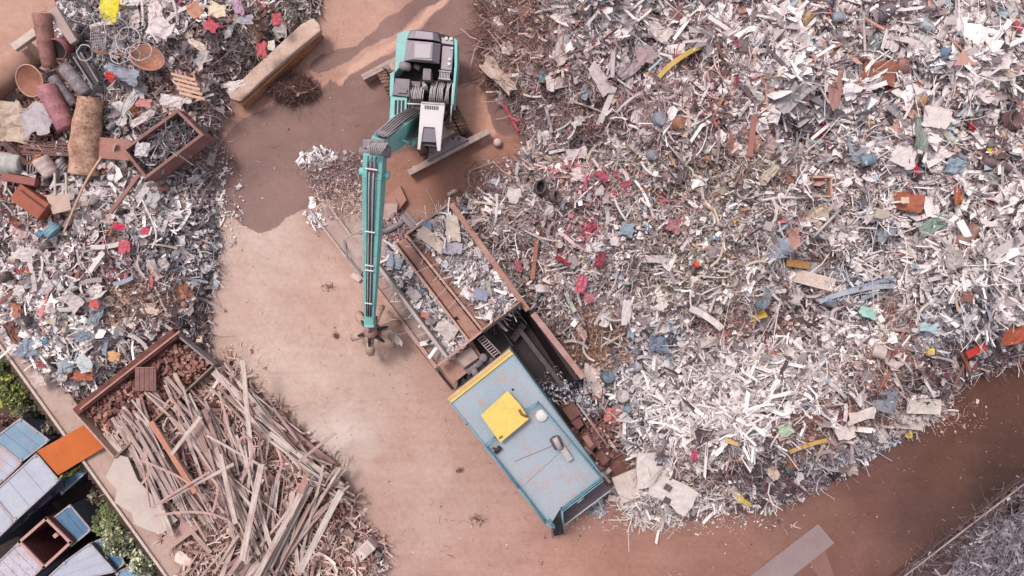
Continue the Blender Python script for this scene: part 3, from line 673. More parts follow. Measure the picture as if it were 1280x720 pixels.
t = MB(); t.box(TE + Vector((0, .05, 0)), (.38, .42, .36)); t.obj('stick_end', TEALD, stick, bevel=.03)
# grapple with curved claws, nearly closed, hanging above the ground
G = P(466, 414, 1.7)
RUST = mk('rusty_claw_steel', (172,134,124), (146,106,98), 1, 4, .7, 0, (178,140,128), .5, .5)
PALE = mk('dusty_claw_steel', (200,168,154), (178,142,130), 1, 4, .7, 0, (206,176,162), .5, .3)
t = MB(); t.tube([TE + Vector((0, -.1, -.1)), G + Vector((0, 0, .6))], .07, 10); t.lathe([(0,.65),(.2,.65),(.26,.5),(.26,.2),(.3,.1),(.32,-.15),(.2,-.25),(0,-.25)], Matrix.Translation(G), 20); gr = t.obj('grapple_head', RUST, ex)
for k in range(6):
    a = 2 * PI * k / 6 + .3; d = Vector((math.cos(a), math.sin(a), 0)); s_ = Vector((-d.y, d.x, 0))
    prof = [(.18, -.05, .14), (.45, .0, .26), (.78, -.15, .34), (1.0, -.5, .32), (1.0, -.95, .2), (.86, -1.4, .04)]
    vs = []; fs = []
    for i, (r_, z_, w_) in enumerate(prof):
        for sg in (-1, 0, 1):
            vs.append(G + d * (r_ + (.06 if sg == 0 else 0)) + s_ * sg * w_ / 2 + Vector((0, 0, z_ + (.05 if sg == 0 else 0))))
    n0 = len(vs); vs += [v - d * .06 - Vector((0, 0, .03)) for v in vs]
    for i in range(5):
        for j in range(2):
            q = i * 3 + j; fs.append((q, q + 1, q + 4, q + 3)); fs.append((n0 + q, n0 + q + 3, n0 + q + 4, n0 + q + 1))
        fs.append((i*3, i*3+3, n0+i*3+3, n0+i*3)); fs.append((i*3+2, n0+i*3+2, n0+i*3+5, i*3+5))
    t = MB(); t.add(vs, fs, True); cl = t.obj('claw', PALE, ex)
    t = MB(); t.tube([G + d * .2 + Vector((0,0,.35)), G + d * .4 + Vector((0,0,.25)), G + d * .6 + Vector((0,0,.02))], [.07,.07,.04], 8); t.obj('claw_cylinder', DARK, cl)

# ------------------------------------------------------------------ big blue baling machine
BLUE = mk('blue_roof_paint', (150,170,184), (172,174,184), 1, .35, .5, 0, (186,150,140), .95, .03, 3)
BLUEE = mk('blue_edge_paint', (112,160,176), (126,164,178), .8, 2, .5, 0, (150,150,155), .4, .1)
YEL = mk('yellow_paint', (232,202,108), (224,192,104), .8, 2, .55, 0, (190,140,110), .4, .15)
YELD = mk('faded_yellow_paint', (218,182,136), (206,160,110), .9, 3, .6, 0, (170,130,110), .5, .3)
bz = 3.2
bm = empty('baling_machine', P(655, 550, 0), 'big blue roofed baler shear machine with yellow front edge and railings, beside the dark hopper', 'baler')
t = MB(); t.pp([(561.5,500.5),(638,438.5),(752.5,596),(701,636),(688,657)], bz, .6); t.obj('housing', BLUE, bm, bevel=.03)
t = MB(); t.pp([(565,503),(637,445),(746,594),(690,648)], .6, 0); t.obj('base', DARK, bm)
t = MB(); a = P(560.5,499,bz-.05); b = P(638,437.5,bz-.05); t.beam(a, b, .13, .3); t.obj('front_edge', YELD, bm, bevel=.01)
t = MB(); a = P(563.2,502,bz); b = P(640.6,440.8,bz); t.beam(a + Vector((0,0,.02)), b + Vector((0,0,.02)), .11, .12); t.obj('front_edge', YEL, bm, bevel=.01)
def rail(pts, hz, name='railing'):
    t = MB()
    for a, b in zip(pts[:-1], pts[1:]):
        A_, B_ = P(*a, bz), P(*b, bz)
        n = max(1, int((B_ - A_).length / .75))
        for lv in (hz, hz * .52): t.tube([A_ + Vector((0,0,lv)), B_ + Vector((0,0,lv))], .022, 6)
        t.beam(A_ + Vector((0,0,.05)), B_ + Vector((0,0,.05)), .02, .1)
        for k in range(n + 1):
            q = A_.lerp(B_, k / n); t.tube([q, q + Vector((0,0,hz))], .02, 6)
    return t.obj(name, BLUEE, bm)
rail([(618,545.5),(607,555),(648,606),(681,649),(692,654)], .55)
rail([(657,511),(672.5,502),(752,596),(702,634),(702,646)], .55)
t = MB()
for (x0, y0, x1, y1) in ((562,502,688,657),(639.5,440,753.5,596)):
    t.beam(P(x0,y0,bz) + Vector((0,0,.02)), P(x1,y1,bz) + Vector((0,0,.02)), .05, .05)
t.obj('roof_trim', BLUEE, bm)
t = MB(); t.beam(P(643,577,bz)+Vector((0,0,.004)), P(694,556,bz)+Vector((0,0,.004)), .035, .012); t.obj('weld_seam', mk('rust_seam', (160,130,130)), bm)
for f in (.7,):
    a = P(561.5 + 127 * f, 502 + 155 * f, bz); b = P(638 + 114 * f, 440 + 156 * f, bz); t = MB(); t.beam(a.lerp(b, .02) + Vector((0,0,.003)), a.lerp(b, .98) + Vector((0,0,.003)), .022, .01); t.obj('roof_seam', mk('seam_blue', (152,162,170), None, 1, 3, .5, 0, (150,116,108), .8), bm)
# yellow hatch cover raised above the roof
t = MB(); t.pp([(634.5,488.5),(651,507),(656,515),(661,524),(625.5,553.5),(618,544),(601,519)], bz + .42, bz + .36); hc = t.obj('hatch_cover', YEL, bm, bevel=.01)
t = MB()
for x, y in ((634,492),(655,523),(626,549),(605,519)): t.tube([P(x,y,bz+.38), Vector((P(x,y,bz+.38).x, P(x,y,bz+.38).y, bz))], .04, 8)
t.obj('support', DARK, hc)
t = MB(); t.tube([P(649,512,bz+.46), P(652,518,bz+.47), P(659,521,bz+.46)], .045, 8); t.tube([P(624,548,bz+.45), P(628,545,bz+.45)], .03, 6); t.obj('handle', mk('rust_handle', (150,95,60)), hc)
t = MB(); t.lathe([(0,.14),(.2,.13),(.23,.1),(.23,0)], Matrix.Translation(P(677,519,bz)), 24); t.obj('vent_cap', WPAINT, bm)
t = MB(); a, b = P(692,546,bz+.22), P(699,560,bz+.22); t.tube([a, a.lerp(b,.08), a.lerp(b,.92), b], [.12,.19,.19,.12], 18); o = t.obj('exhaust_silencer', mk('sooty_steel', (96,80,84), (120,100,102)), bm)
t = MB(); t.tube([a + Vector((.03,0,.13)), b + Vector((.03,0,.13))], .11, 14); t.obj('heat_shield', LGREY, o)
t = MB(); a, b = P(703,560,bz+.2), P(713,575,bz+.2); t.beam(a, b, .24, .18); t.tube([P(699,560,bz+.2), a], .05, 8); t.obj('exhaust_outlet', LGREY, bm, bevel=.03)
t = MB(); t.tube([P(619,566,bz+.15), P(625,559,bz+.2)], [.07,.09], 12); t.beam(P(616,560,bz+.1), P(625,564,bz+.1), .06, .06); t.obj('floodlight', DARK, bm)
t = MB()
for x, y in ((641,487),(584,530)): t.lathe([(0,.05),(.04,.04),(.05,0)], Matrix.Translation(P(x,y,bz)), 8)
t.obj('roof_bolts', DARK, bm)
# rear platform and stairs
t = MB(); t.pp([(752,600),(763,613),(706,656),(703,637)], 1.5, 1.35); t.obj('rear_platform', mk('platform_steel', (104,92,100), (86,74,80)), bm)
t = MB(); t.tube([P(704,634,2.0), P(730,622,2.0), P(722,628,2.2)], .05, 8); t.tube([P(706,656,1.5),P(763,613,1.5)], .03, 6); t.obj('platform_pipe', WPAINT, bm)
for i in range(8):
    f = i / 8; a = P(689 + 3 * f, 646 + 24 * f, 3.0 - 2.8 * f); b = P(703 + 2 * f, 641 + 26 * f, 3.0 - 2.8 * f)
    t = MB(); t.beam(a, b, .22, .04); t.obj('stair_tread', DARK, bm)
t = MB()
for (x0, y0, x1, y1) in ((688,654,691,672),(702,640,706,668)):
    t.tube([P(x0,y0,3.7), P(x1,y1,.9)], .025, 6); t.tube([P(x0,y0,3.1), P(x1,y1,.2)], .03, 6)
    for k in range(3): q = P(x0,y0,3.7).lerp(P(x1,y1,.9), k/2); t.tube([q, q - Vector((0,0,.6))], .02, 6)
t.obj('stair_rail', BLUEE, bm)

# ------------------------------------------------------------------ troughs, skips, hopper
RUSTY = mk('rusty_skip_steel', (188,144,130), (166,120,108), 1, 1.4, .8, 0, (128,84,74), .5, .4, 14)
RIM = mk('rusty_rim_steel', (202,166,154), (184,142,130), 1, 2, .8, 0, (140,96,84), .5, .4)
INNER = mk('dark_rusty_floor', (110,80,74), (80,58,56), 1, 2, .9, 0, (60,44,44), .5, .5)
BLACK = mk('oily_black_steel', (40,30,32), (58,44,46), .8, 2, .55, 0, (84,66,64), .4, .3)
DUST = mk('dusty_plate', (194,168,160), (176,148,140), 1, 1.5, .9, 0, (160,124,112), .4, .3)
PRAIL = mk('worn_rail', (200,184,180), (176,156,152), 1, 3, .6, 0, (150,118,108), .4, .3)
def walls(root, corners, zt, zb, w, m, names='wall'):
    n = len(corners)
    for i in range(n):
        a, b = P(*corners[i], zt), P(*corners[(i + 1) % n], zt)
        d = (b - a).normalized(); e = w / 2 * (1 if i % 2 else -1)
        t = MB(); a2 = a + Vector((0, 0, -(zt - zb) / 2)); b2 = b + Vector((0, 0, -(zt - zb) / 2))
        t.beam(a2 - d * (e - .0015), b2 + d * (e - .0015), w, zt - zb); t.obj(names, m, root, bevel=.012)
# open container with bright scrap
sk = empty('scrap_container', P(580, 335, 0), 'wide rusty open container full of pale scrap, between the trough and the great heap', 'container')
cz = 2.3
walls(sk, [(507,293),(562,254),(652,377),(603,413)], cz, .2, .1, RIM)
t = MB(); t.prism([P(507,293,.3), P(562,254,.3), P(652,377,.3), P(603,413,.3)], .15); t.obj('floor', INNER, sk)
t = MB(); t.loft(ring([(510,296),(518,290),(613,407),(604,412)], 1.9) , ring([(510,296),(518,290),(613,407),(604,412)], .35)); t.obj('inner_ledge', RUSTY, sk)
t = MB(); t.beam(P(564,255,cz+.05), P(660,388,cz+.05), .22, .2); t.obj('top_rail', RUSTY, sk, bevel=.03)
q_ = lambda n, A_, B_, C_, D_: (lambda u, v: (A_[0]*(1-u)*(1-v)+B_[0]*u*(1-v)+C_[0]*u*v+D_[0]*(1-u)*v, A_[1]*(1-u)*(1-v)+B_[1]*u*(1-v)+C_[1]*u*v+D_[1]*(1-u)*v))(RNG.random(n), RNG.random(n))
px, py = q_(3600, (519,289), (561,259), (650,376), (611,404)); 
pal = np.where(RNG.random(3600) < .12, 'blue', np.where(RNG.random(3600) < .5, 'white', 'mix'))
stuff('container_scrap', 'pale scrap strips, boards and foil filling the wide rusty container', px, py, pal, size_law(3600, np.full(3600, .26)), np.tile([3., 2, 2, 3], (3600, 1)), lambda x, y: 1.85 + .3 * fbm(x * .05, y * .05, 2), (-.25, .3))
# narrow trough
tr = empty('feed_trough', P(530, 370, 0), 'long narrow feed trough of silvery scrap with pale rails leading to the baler', 'trough')
tz = 1.5
t = MB(); t.loft(ring([(497,302),(507,298),(601,416),(590,427)], 1.75), ring([(491,307),(510,296),(604,414),(584,431)], .4)); t.obj('sloping_side', RUSTY, tr)
t = MB(); t.beam(P(494,304.5,tz+.3), P(588,428,tz+.3), .09, .5); t.obj('trough_rim', RIM, tr, bevel=.01)
t = MB(); t.beam(P(474.5,330,tz), P(561,445,tz), .1, 1.4); t.beam(P(471.5,333,tz+.1), P(557,447,tz+.1), .06, .16); t.obj('trough_rim', PRAIL, tr, bevel=.01)
t = MB(); t.loft(ring([(471,333),(474,331),(560,446),(557,449)], .85), ring([(471,333),(474,331),(560,446),(557,449)], .1)); t.prism([P(457,340,.7),P(471,333,.7),(P(556,449,.7)),P(545,458,.7)], .0); t.obj('side_deck', DUST, tr)
t = MB(); t.beam(P(456,341,.78), P(546,459,.78), .16, .3); t.obj('deck_edge', RIM, tr)
t = MB(); t.prism([P(476,329,.4),P(494,305,.4),P(588,428,.4),P(562,445,.4)], .1); t.obj('trough_floor', BLACK, tr)
t = MB()
for f in np.linspace(.04, .98, 9): 
    x, y = 509 + 94 * f, 295 + 119 * f; t.tube([P(x - 3, y + 2, 1.6), P(x + 3, y - 1, 2.0)], .03, 6)
t.obj('side_brackets', INNER, tr)
px, py = q_(3000, (477,328), (493,307), (586,426), (563,443))
f = (py - 310) / 120
pal = np.where(RNG.random(3000) < .3 + .4 * f, 'white', 'silver')
stuff('trough_scrap', 'silvery shredded cans and sheets lying in the narrow trough', px, py, pal, size_law(3000, np.full(3000, .3)), np.tile([2., 3, 2, 1.5], (3000, 1)), lambda x, y: np.full(len(x), 1.1), (-.15, .35))
# end beams and mechanism between troughs and baler
mp_ = empty('drive_platform', P(590, 450, 0), 'brown steel platform with cross beam and dark drive gear in front of the yellow edge', 'platform')
t = MB(); t.beam(P(548,456,1.9), P(650,377,1.9), .09, .5); t.obj('cross_beam', RIM, mp_, bevel=.01)
t = MB(); t.prism([P(548,457,1.2),P(590,426,1.2),P(602,446,1.2),P(598,455,1.2),P(566,480,1.2)], .2); t.obj('deck_plate', RUSTY, mp_, bevel=.01)
t = MB(); t.loft([P(570,447,1.5),P(588,433,1.5),P(598,447,1.5),P(581,459,1.5)], [P(567,449,1.2),P(590,430,1.2),P(602,448,1.2),P(579,463,1.2)]); t.obj('gear_cover', DUST, mp_, bevel=.02)
t = MB(); t.prism([P(590,426,.5),P(650,380,.5),P(640,436,.5),P(568,492,.5)], .05); t.obj('pit_floor', BLACK, mp_)
t = MB()
for k in range(9): a = P(598 + k * 2.4, 424 + k * 2.6, 1.5); b = P(604 + k * 2.4, 420 + k * 2.6, 1.5); t.beam(a, b, .035, .05)
t.beam(P(597,424,1.47), P(618,447,1.47), .03, .06); t.beam(P(604,419,1.47), P(626,442,1.47), .03, .06); t.obj('ladder', PRAIL, mp_)
t = MB(); t.tube([P(584,466,1.3), P(602,452,1.3)], .13, 12); t.tube([P(588,470,1.0), P(616,448,1.0)], .09, 12); t.tube([P(596,470,1.5), P(591,460,1.5)], .14, 14); t.lathe([(0,.2),(.16,.2),(.18,.1),(.18,0)], Matrix.Translation(P(604,447,1.2)), 16); t.tube([P(606,462,.9),P(634,438,.9)], .06, 10); t.obj('drive_shaft', GREY, mp_)
t = MB(); t.beam(P(520,430,.35), P(566,487,.35), .06, .3); t.obj('side_kerb', INNER, mp_)
t = MB()
for k in range(30):
    x, y = 572 + RNG.uniform(0, 50), 0; y = 484 - (x - 572) * .82 + RNG.uniform(-4, 4); t.box(P(x, y, .8 + RNG.uniform(-.2, .3)), tuple(RNG.uniform(.06, .22, 3)), RNG.uniform(0, 3))
t.obj('linkages', DARK, mp_)
# hopper
hp = empty('loading_hopper', P(690, 460, 0), 'black oily hopper pit with pink rusty rail beside the blue baler', 'hopper')
t = MB(); t.prism([P(604,414,.35),P(652,378,.35),P(730,474,.35),P(770,540,.35),P(700,530,.35)], .05); t.obj('hopper_floor', BLACK, hp)
t = MB(); t.beam(P(666,392,2.3), P(729,472,2.3), .24, .2); t.obj('top_rail', mk('pink_rusty_rail', (190,148,144), (166,120,114), 1, 3, .8), hp, bevel=.02)
t = MB(); t.loft(ring([(657,384),(662,390),(724,474),(719,476)], 2.15), ring([(650,390),(655,396),(716,478),(709,480)], .4)); t.obj('hopper_wall', BLACK, hp)
t = MB(); t.beam(P(652,378,2.0), P(604,414,2.0), .08, 1.6); t.obj('hopper_wall', BLACK, hp)
t = MB(); a, b = P(648,410,.8), P(703,482,.8); t.beam(a, b, .2, .3); t.beam(P(640,425,.7), P(655,405,.7), .3, .2); t.obj('ram_guide', mk('worn_dark_steel', (104,88,92), (74,60,64), 1, 3, .5), hp, bevel=.02)
t = MB(); t.beam(P(627,412,1.2), P(641,432,1.2), .06, .5); t.beam(P(612,423,1.1), P(640,404,1.1), .05, .05); t.obj('hopper_rib', BLACK, hp)
blob(420, 705, 482, 36, 26, 'silver', .11, (1, 1, 4, .5), 'hopper_crumbs', 'small bright metal crumbs sprinkled in the black hopper', (0.3, .6), 1, .3)
# remains of machinery on the right of the baler
RB = mk('red_rust_plate', (134,92,84), (110,72,66), 1, 2.5, .85, 0, (90,60,56), .5, .5)
rc = empty('rusty_machine_frame', P(740, 550, 0), 'reddish rusty machine frame with boxy compartments between blue baler and heap', 'machine frame')
t = MB(); t.prism([P(700,508,.5),P(722,492,.5),P(790,585,.5),P(768,600,.5)], 0); t.obj('base_plate', RB, rc)
for q in ([(703,512),(717,503),(727,517),(714,527)], [(726,545),(735,539),(746,558),(738,565)], [(714,528),(724,521),(730,531),(722,538)], [(744,570),(753,562),(762,575),(754,583)]):
    t = MB(); t.pp(q, 1.3, .5); t.obj('compartment', RB, rc, bevel=.02)
t = MB(); t.pp([(728,547),(734,543),(742,556),(737,560)], 1.33, 1.28); t.obj('cover_plate', RUSTY, rc)
t = MB(); t.tube([P(722,505,1.9), P(759,557,1.7)], .03, 6); t.tube([P(759,557,1.7), P(762,560,.3)], .03, 6); t.tube([P(722,505,1.9), P(722,505,.3)], .03, 6); t.obj('guard_pole', PRAIL, rc)
t = MB(); t.beam(P(752,590,1.1), P(762,603,1.1), .1, .1); t.tube([P(757,592,1.0), P(763,586,1.0)], .1, 10); t.obj('fittings', PRAIL, rc)
blob(500, 745, 545, 34, 42, 'brown', .2, (2, 1, 3, 1), 'rust_flakes', 'brown rust flakes and grit around the rusty machine frame', (.3, .75), .8, .3)
blob(260, 733, 505, 26, 22, 'silver', .14, (1, 1, 4, 1), 'metal_crumbs', 'bright crumbs spilled at the lower end of the hopper', (.4, .9), .8, .3)
blob(130, 746, 632, 16, 14, 'silver', .22, (2, 1, 3, 1), 'oily_offcuts', 'dark oily offcuts lying below the platform of the baler', (0, .25), .8, 0)

# ------------------------------------------------------------------ old conveyor slab under the stick
sl = empty('dusty_ramp', P(430, 280, 0), 'dust covered steel ramp plate with curled edge under the teal stick', 'ramp')
t = MB(); t.loft([P(385,265,.12),P(405,250,.3),P(497,255,.5),P(492,303,.55),P(473,330,.5),P(456,342,.3),P(430,318,.12)], [P(385,265,0),P(405,250,0),P(497,255,0),P(492,303,0),P(473,330,0),P(456,342,0),P(430,318,0)]); t.obj('ramp_plate', DUST, sl)
t = MB(); t.beam(P(388,263,.25), P(455,350,.25), .07, .2); t.beam(P(412,258,.5), P(443,300,.6), .06, .12); t.beam(P(432,297,.6), P(490,268,.9), .05, .08); t.obj('ramp_edge', PRAIL, sl)
t = MB(); t.loft([P(431,305,.9),P(440,294,.9),P(476,292,.9),P(505,272,.9),P(512,278,.9),P(478,325,.9),P(458,342,.9),P(446,338,.8)], [P(431,305,.2),P(440,294,.2),P(476,292,.2),P(505,272,.2),P(512,278,.2),P(478,325,.2),P(458,342,.2),P(446,338,.2)]); t.obj('crumpled_apron', MUDDY, sl, bevel=.05)
t = MB(); t.beam(P(430,300,.95), P(434,322,.95), .08, .08); t.beam(P(434,322,.95), P(452,342,.9), .08, .08); t.obj('apron_frame', GREY, sl)
t = MB(); t.tube([P(480,290,1.1), P(492,284,1.2), P(500,280,1.1), P(506,274,1.0)], .12, 8); t.obj('exhaust_bend', GREY, sl)
t = MB(); t.beam(P(505,268,1.0), P(520,285,1.0), .36, .5); t.obj('end_block', GREY, sl)
t = MB(); t.prism([P(478,250,.35),P(500,232,.35),P(508,250,.35),P(494,268,.35),P(480,268,.3)], 0); t.obj('end_plate', mk('brown_plate', (176,128,114), (160,112,98)), sl)
blob(1500, 425, 222, 42, 34, 'pinkgrey', .11, (3, .6, 1, 3), 'strewn_shavings', 'pale shavings and wires strewn on wet soil left of the teal stick', (0, .12), .75, .02)
blob(1300, 435, 250, 45, 26, 'wood', .08, (3, 1, 2, 3), 'strewn_dust', 'fine pale shreds spread over the dusty ramp', (0, .1), .75, .42)
blob(90, 398, 268, 18, 20, 'white', .2, (3, 3, 1, 1), 'foil_scraps', 'white foil scraps at the upper left end of the dusty ramp', (0, .15), .8, .1)
blob(50, 392, 200, 20, 12, 'white', .2, (4, 2, 1, 1), 'foil_scraps', 'pale bent foil scraps on the wet brown soil', (0, .15), .8, 0)
blob(700, 492, 285, 24, 16, 'pinkgrey', .16, (2, 2, 3, 1), 'grit', 'grey grit and dust caught on the crumpled apron', (0, .12), .8, .95)
# ------------------------------------------------------------------ yard wall, huts and shrubs beyond it
CONC = mk('old_concrete', (198,170,158), (182,152,142), 1, 1.1, .95, 0, (150,116,106), .5, .4)
CONCL = mk('pale_concrete', (214,196,186), (196,176,166), 1, 2, .95, 0, (160,130,118), .4, .4)
yw = empty('yard_wall', P(105, 578, -2.6), 'long low concrete yard wall with pale outer lip along the left hand huts', 'wall')
def wl(x): return 430 + 1.390 * x
t = MB(); t.prism([P(-170, wl(-170), .32), P(-128, wl(-170), .32), P(322, wl(280), .32), P(280, wl(280), .32)], -2.7); t.obj('wall_body', CONC, yw)
t = MB(); t.beam(P(-170, wl(-170), .36), P(280, wl(280), .36), .11, .14); t.obj('lip', CONCL, yw)
def hut(px, z, m, label, cat='container', name='storage_container', corr=True, group=None, trim=None):
    c_ = [sum(p[0] for p in px) / len(px), sum(p[1] for p in px) / len(px)]
    r = empty(name, P(c_[0], c_[1], -2.6), label, cat, group)
    a = [P(x, y, z) for x, y in px]; ce = sum(a, Vector((0,0,0))) / len(a)
    t = MB(); t.prism([v.lerp(ce, .03) - Vector((0,0,.03)) for v in a], -2.7); t.obj('walls', trim or mk('hut_side', (96,100,120), (70,70,86)), r)
    trim2 = mk('worn_edge_rail', (188,184,194), (170,150,150), 1, 3, .6, 0, (150,100,90), .7)
    t = MB(); t.prism(a, z - .025); rf = t.obj('roof', m, r, bevel=.008)
    for i in range(4):
        p_, q_2 = a[i], a[(i + 1) % 4]; dd_ = (q_2 - p_).normalized(); e_ = .03 * (1 if i % 2 else -1)
        t = MB(); t.beam(p_ - dd_ * e_ + Vector((0,0,.012)), q_2 + dd_ * e_ + Vector((0,0,.012)), .06, .05); t.obj('edge_rail', trim2, r)
    for v_ in a:
        t = MB(); w_ = v_.lerp(ce, .06); t.box(w_ + Vector((0,0,.04)), (.14, .1, .06), .7); t.obj('corner_fitting', trim2, r)
    if True:
        t = MB(); n = 6 if corr else 3
        for k in range(1, n):
            p, q = a[0].lerp(a[1], k / n), a[3].lerp(a[2], k / n); t.beam(p.lerp(q, .03) + Vector((0,0,.008)), q.lerp(p, .03) + Vector((0,0,.008)), .05 if corr else .03, .018)
        t.obj('roof_ribs', m, rf)
    return r
SKYB = mk('sun_faded_blue', (134,164,186), (118,146,170), 1, .9, .5, 0, (180,150,150), .75, .06)
LILAC = mk('pale_lilac_sheet', (190,192,206), (176,178,194), 1, .8, .5, 0, (190,150,148), .45, .05)
STREAK = mk('rust_streaked_sheet', (198,194,208), (190,170,176), 1, 1.5, .6, 0, (176,112,104), .8, .1)
DBLUE = mk('deep_blue_sheet', (100,142,176), (84,118,150), 1, .9, .5, 0, (140,124,136), .7, .06)
hut([(-8,549),(26,523),(62,550),(27,577)], -.2, SKYB, 'sky blue flat roofed container just left of the orange sheet', corr=False)
hut([(-34,577),(-8,551),(27,579),(2,603)], -.3, mk('pink_blotched_sheet', (186,190,206), (190,170,180), 1, 1.2, .5, 0, (204,140,136), .7, .06), 'pale container roof with a pink rust blotch at the left edge of the photo', corr=False)
hut([(-9,617),(46,567),(74,600),(19,651)], 0, LILAC, 'large pale lilac container roof just below the orange sheet', corr=False)
hut([(-58,664),(-10,618.5),(18,652.5),(-30,698)], -.05, LILAC, 'pale roof at the left edge beyond the seam of the large lilac roof', corr=False)
hut([(62,651),(88,631),(114,662),(90,682)], -.45, DBLUE, 'small deep blue square roof beside the open dark box', corr=False)
hut([(-22,722),(24,678),(54,709),(8,752)], -.2, STREAK, 'rust streaked pale corrugated roof joined to the open dark box')
hut([(45,736),(80,703),(113,679),(144,714),(104,750)][:4] , -.25, LILAC, 'pale lilac roof with rust spots at the bottom left of the photo', corr=False)
hut([(114,679),(140,668),(156,704),(144,713)], -.6, DBLUE, 'narrow blue roof half hidden by the pale green bush', corr=False)
hut([(146,716),(176,700),(196,735),(160,750)], -.5, SKYB, 'dusty blue grey roof in the corner under the bush by the wall', corr=False)
hut([(74,607),(103,581),(108,590),(78,617)], -1.1, DBLUE, 'low blue sheet roof tucked below the orange sheet by the wall', corr=False)
ob = empty('open_container', P(56, 678, -2.6), 'open topped container with dark red inside and pinkish rim', 'container')
cr = [P(25,677,-.1), P(58,648,-.1), P(88.5,678,-.1), P(55.5,708.5,-.1)]
for i in range(4):
    a, b = cr[i], cr[(i + 1) % 4]; d = (b - a).normalized(); e = .04 * (1 if i % 2 else -1)
    t = MB(); t.beam(a - d * (e - .0015) - Vector((0,0,1.25)), b + d * (e - .0015) - Vector((0,0,1.25)), .08, 2.5); t.obj('wall', mk('dark_red_wall', (112,62,58), (84,44,44)), ob)
    t = MB(); t.beam(a - d * .05, b + d * .05, .11, .08); t.obj('rim', mk('pinkish_rim', (204,156,148), (180,130,124)), ob)
t = MB(); t.prism([v - Vector((0,0,2.4)) for v in cr], -2.58); t.obj('floor', mk('dark_red_floor', (60,36,38), (44,28,30)), ob)
t = MB(); t.box(P(70,669,.0), (.18,.16,.1), .7); t.obj('latch', mk('pinkish_rim', (204,156,148)), ob)
SLATE = mk('slate_board', (104,104,124), (84,82,100), 1, 3, .6, 0, (130,130,150), .4, .2)
for k in range(14):
    f = k / 13; a = P(76 - 64 * f + RNG.uniform(-3, 3), 608 + 54 * f + RNG.uniform(-2, 2), -.9 - .1 * (k % 4))
    t = MB(); d = Vector((-.77, -.64, 0)); L = RNG.uniform(.4, .8); t.beam(a - d * L * .5 + Vector((0,0,0)), a + d * L * .5 + Vector((.0,0,-.1)), RNG.uniform(.15, .3), .04)
    tag(t.obj('slate_board', SLATE), 'dark slate grey board leaning along the lower side of the large lilac roof', 'board', 'slate boards beside the lilac roof')
op = empty('orange_sheet', P(88, 562, .3), 'bright rusty orange steel sheet lying across the yard wall', 'steel sheet')
t = MB(); t.loft([P(46,564,.4), P(105.5,531,.62), P(129.5,560,.62), P(72.5,594,.4)], [P(46,564,.37), P(105.5,531,.59), P(129.5,560,.59), P(72.5,594,.37)])
t.obj('sheet', mk('orange_rust', (192,92,38), (204,110,50), 1, .7, .7, 0, (160,90,50), .5, .1), op, bevel=.006)
t = MB(); t.loft([P(105,531.5,.66), P(108,530,.66), P(131,559,.66), P(128,560.5,.66)], [P(105,531.5,.61), P(108,530,.61), P(131,559,.61), P(128,560.5,.61)]); t.obj('folded_edge', mk('orange_rust', (1,1,1)), op)
def leaf_mat(n_):
    m = attr_mat(n_, .7, .1, 20); return m
LEAF = leaf_mat('leaves')
def shrub(cx, cy, rx, ry, zt, n, cols, label, group=None, leaf=.075, name='shrub'):
    r = empty(name, P(cx, cy, -2.6), label, 'shrub', group)
    c0 = P(cx, cy, zt)
    t = MB()
    for k in range(6):
        a = RNG.uniform(0, 2 * PI); e = Vector((math.cos(a) * rx / S * .6, math.sin(a) * ry / S * .6, RNG.uniform(-.5, 0)))
        b = Vector((c0.x, c0.y, -2.65)); t.tube([b, b.lerp(c0 + e, .5) + Vector((RNG.uniform(-.1,.1), RNG.uniform(-.1,.1), 0)), c0 + e], [.05, .03, .012], 6)
    t.obj('stems', mk('bark', (96,76,64)), r)
    # leaf clumps in a lumpy crown
    nc = max(10, n // 60); cc = RNG.normal(0, .5, (nc, 3)); cc = cc / np.maximum(1, np.linalg.norm(cc, axis=1))[:, None]
    ci = RNG.integers(0, nc, n); p = cc[ci] + RNG.normal(0, .16, (n, 3))
    pos = np.stack([c0.x + p[:, 0] * rx / S, c0.y + p[:, 1] * ry / S, zt - .9 + (.75 * (1 - np.clip(p[:, 0]**2 + p[:, 1]**2, 0, 1.4)) + p[:, 2] * .7)], -1)
    yaw = RNG.uniform(0, 2 * PI, n); tl = RNG.normal(0, .5, n); L = leaf * RNG.uniform(.6, 1.5, n); W_ = L * RNG.uniform(.35, .6, n)
    u = np.stack([np.cos(yaw) * np.cos(tl), np.sin(yaw) * np.cos(tl), np.sin(tl)], -1); v = np.stack([-np.sin(yaw), np.cos(yaw), RNG.normal(0, .4, n)], -1)
    V = np.stack([pos - u * L[:, None], pos + v * W_[:, None], pos + u * L[:, None], pos - v * W_[:, None]], 1).reshape(-1, 3)
    F = np.arange(4 * n).reshape(n, 4); cs = lin_arr(cols) * ALB * 1.45
    clc = RNG.choice(len(cols), nc); ch = np.where(RNG.random(n) < .65, clc[ci], RNG.choice(len(cols), n))
    tint = np.repeat(cs[ch] * RNG.uniform(.75, 1.2, (n, 1)), 4, 0)
    V = V - np.array(r.location)
    o = np_obj('foliage', V, [F], LEAF, tint, False, r)
    return r
G1 = [(96,104,58),(74,80,48),(136,142,70),(58,60,42),(164,166,84)]; G2 = [(104,108,80),(84,86,66),(150,150,116),(190,188,160),(64,62,52)]; G3 = [(88,80,66),(66,60,52),(110,104,80),(140,130,108)]
shrub(12, 492, 34, 26, -.4, 3400, G1, 'bright yellow green bush at the left edge beyond the wall')
shrub(6, 458, 20, 20, -.7, 1800, G1[:4], 'green bush in the upper corner between wall and photo edge')
shrub(34, 510, 22, 16, -.8, 1800, G3 + G1[:2], 'dull brownish green bush just above the sky blue roof')
shrub(62, 534, 17, 12, -.8, 1300, G3, 'scrubby thorn bush squeezed between sky blue roof and yard wall')
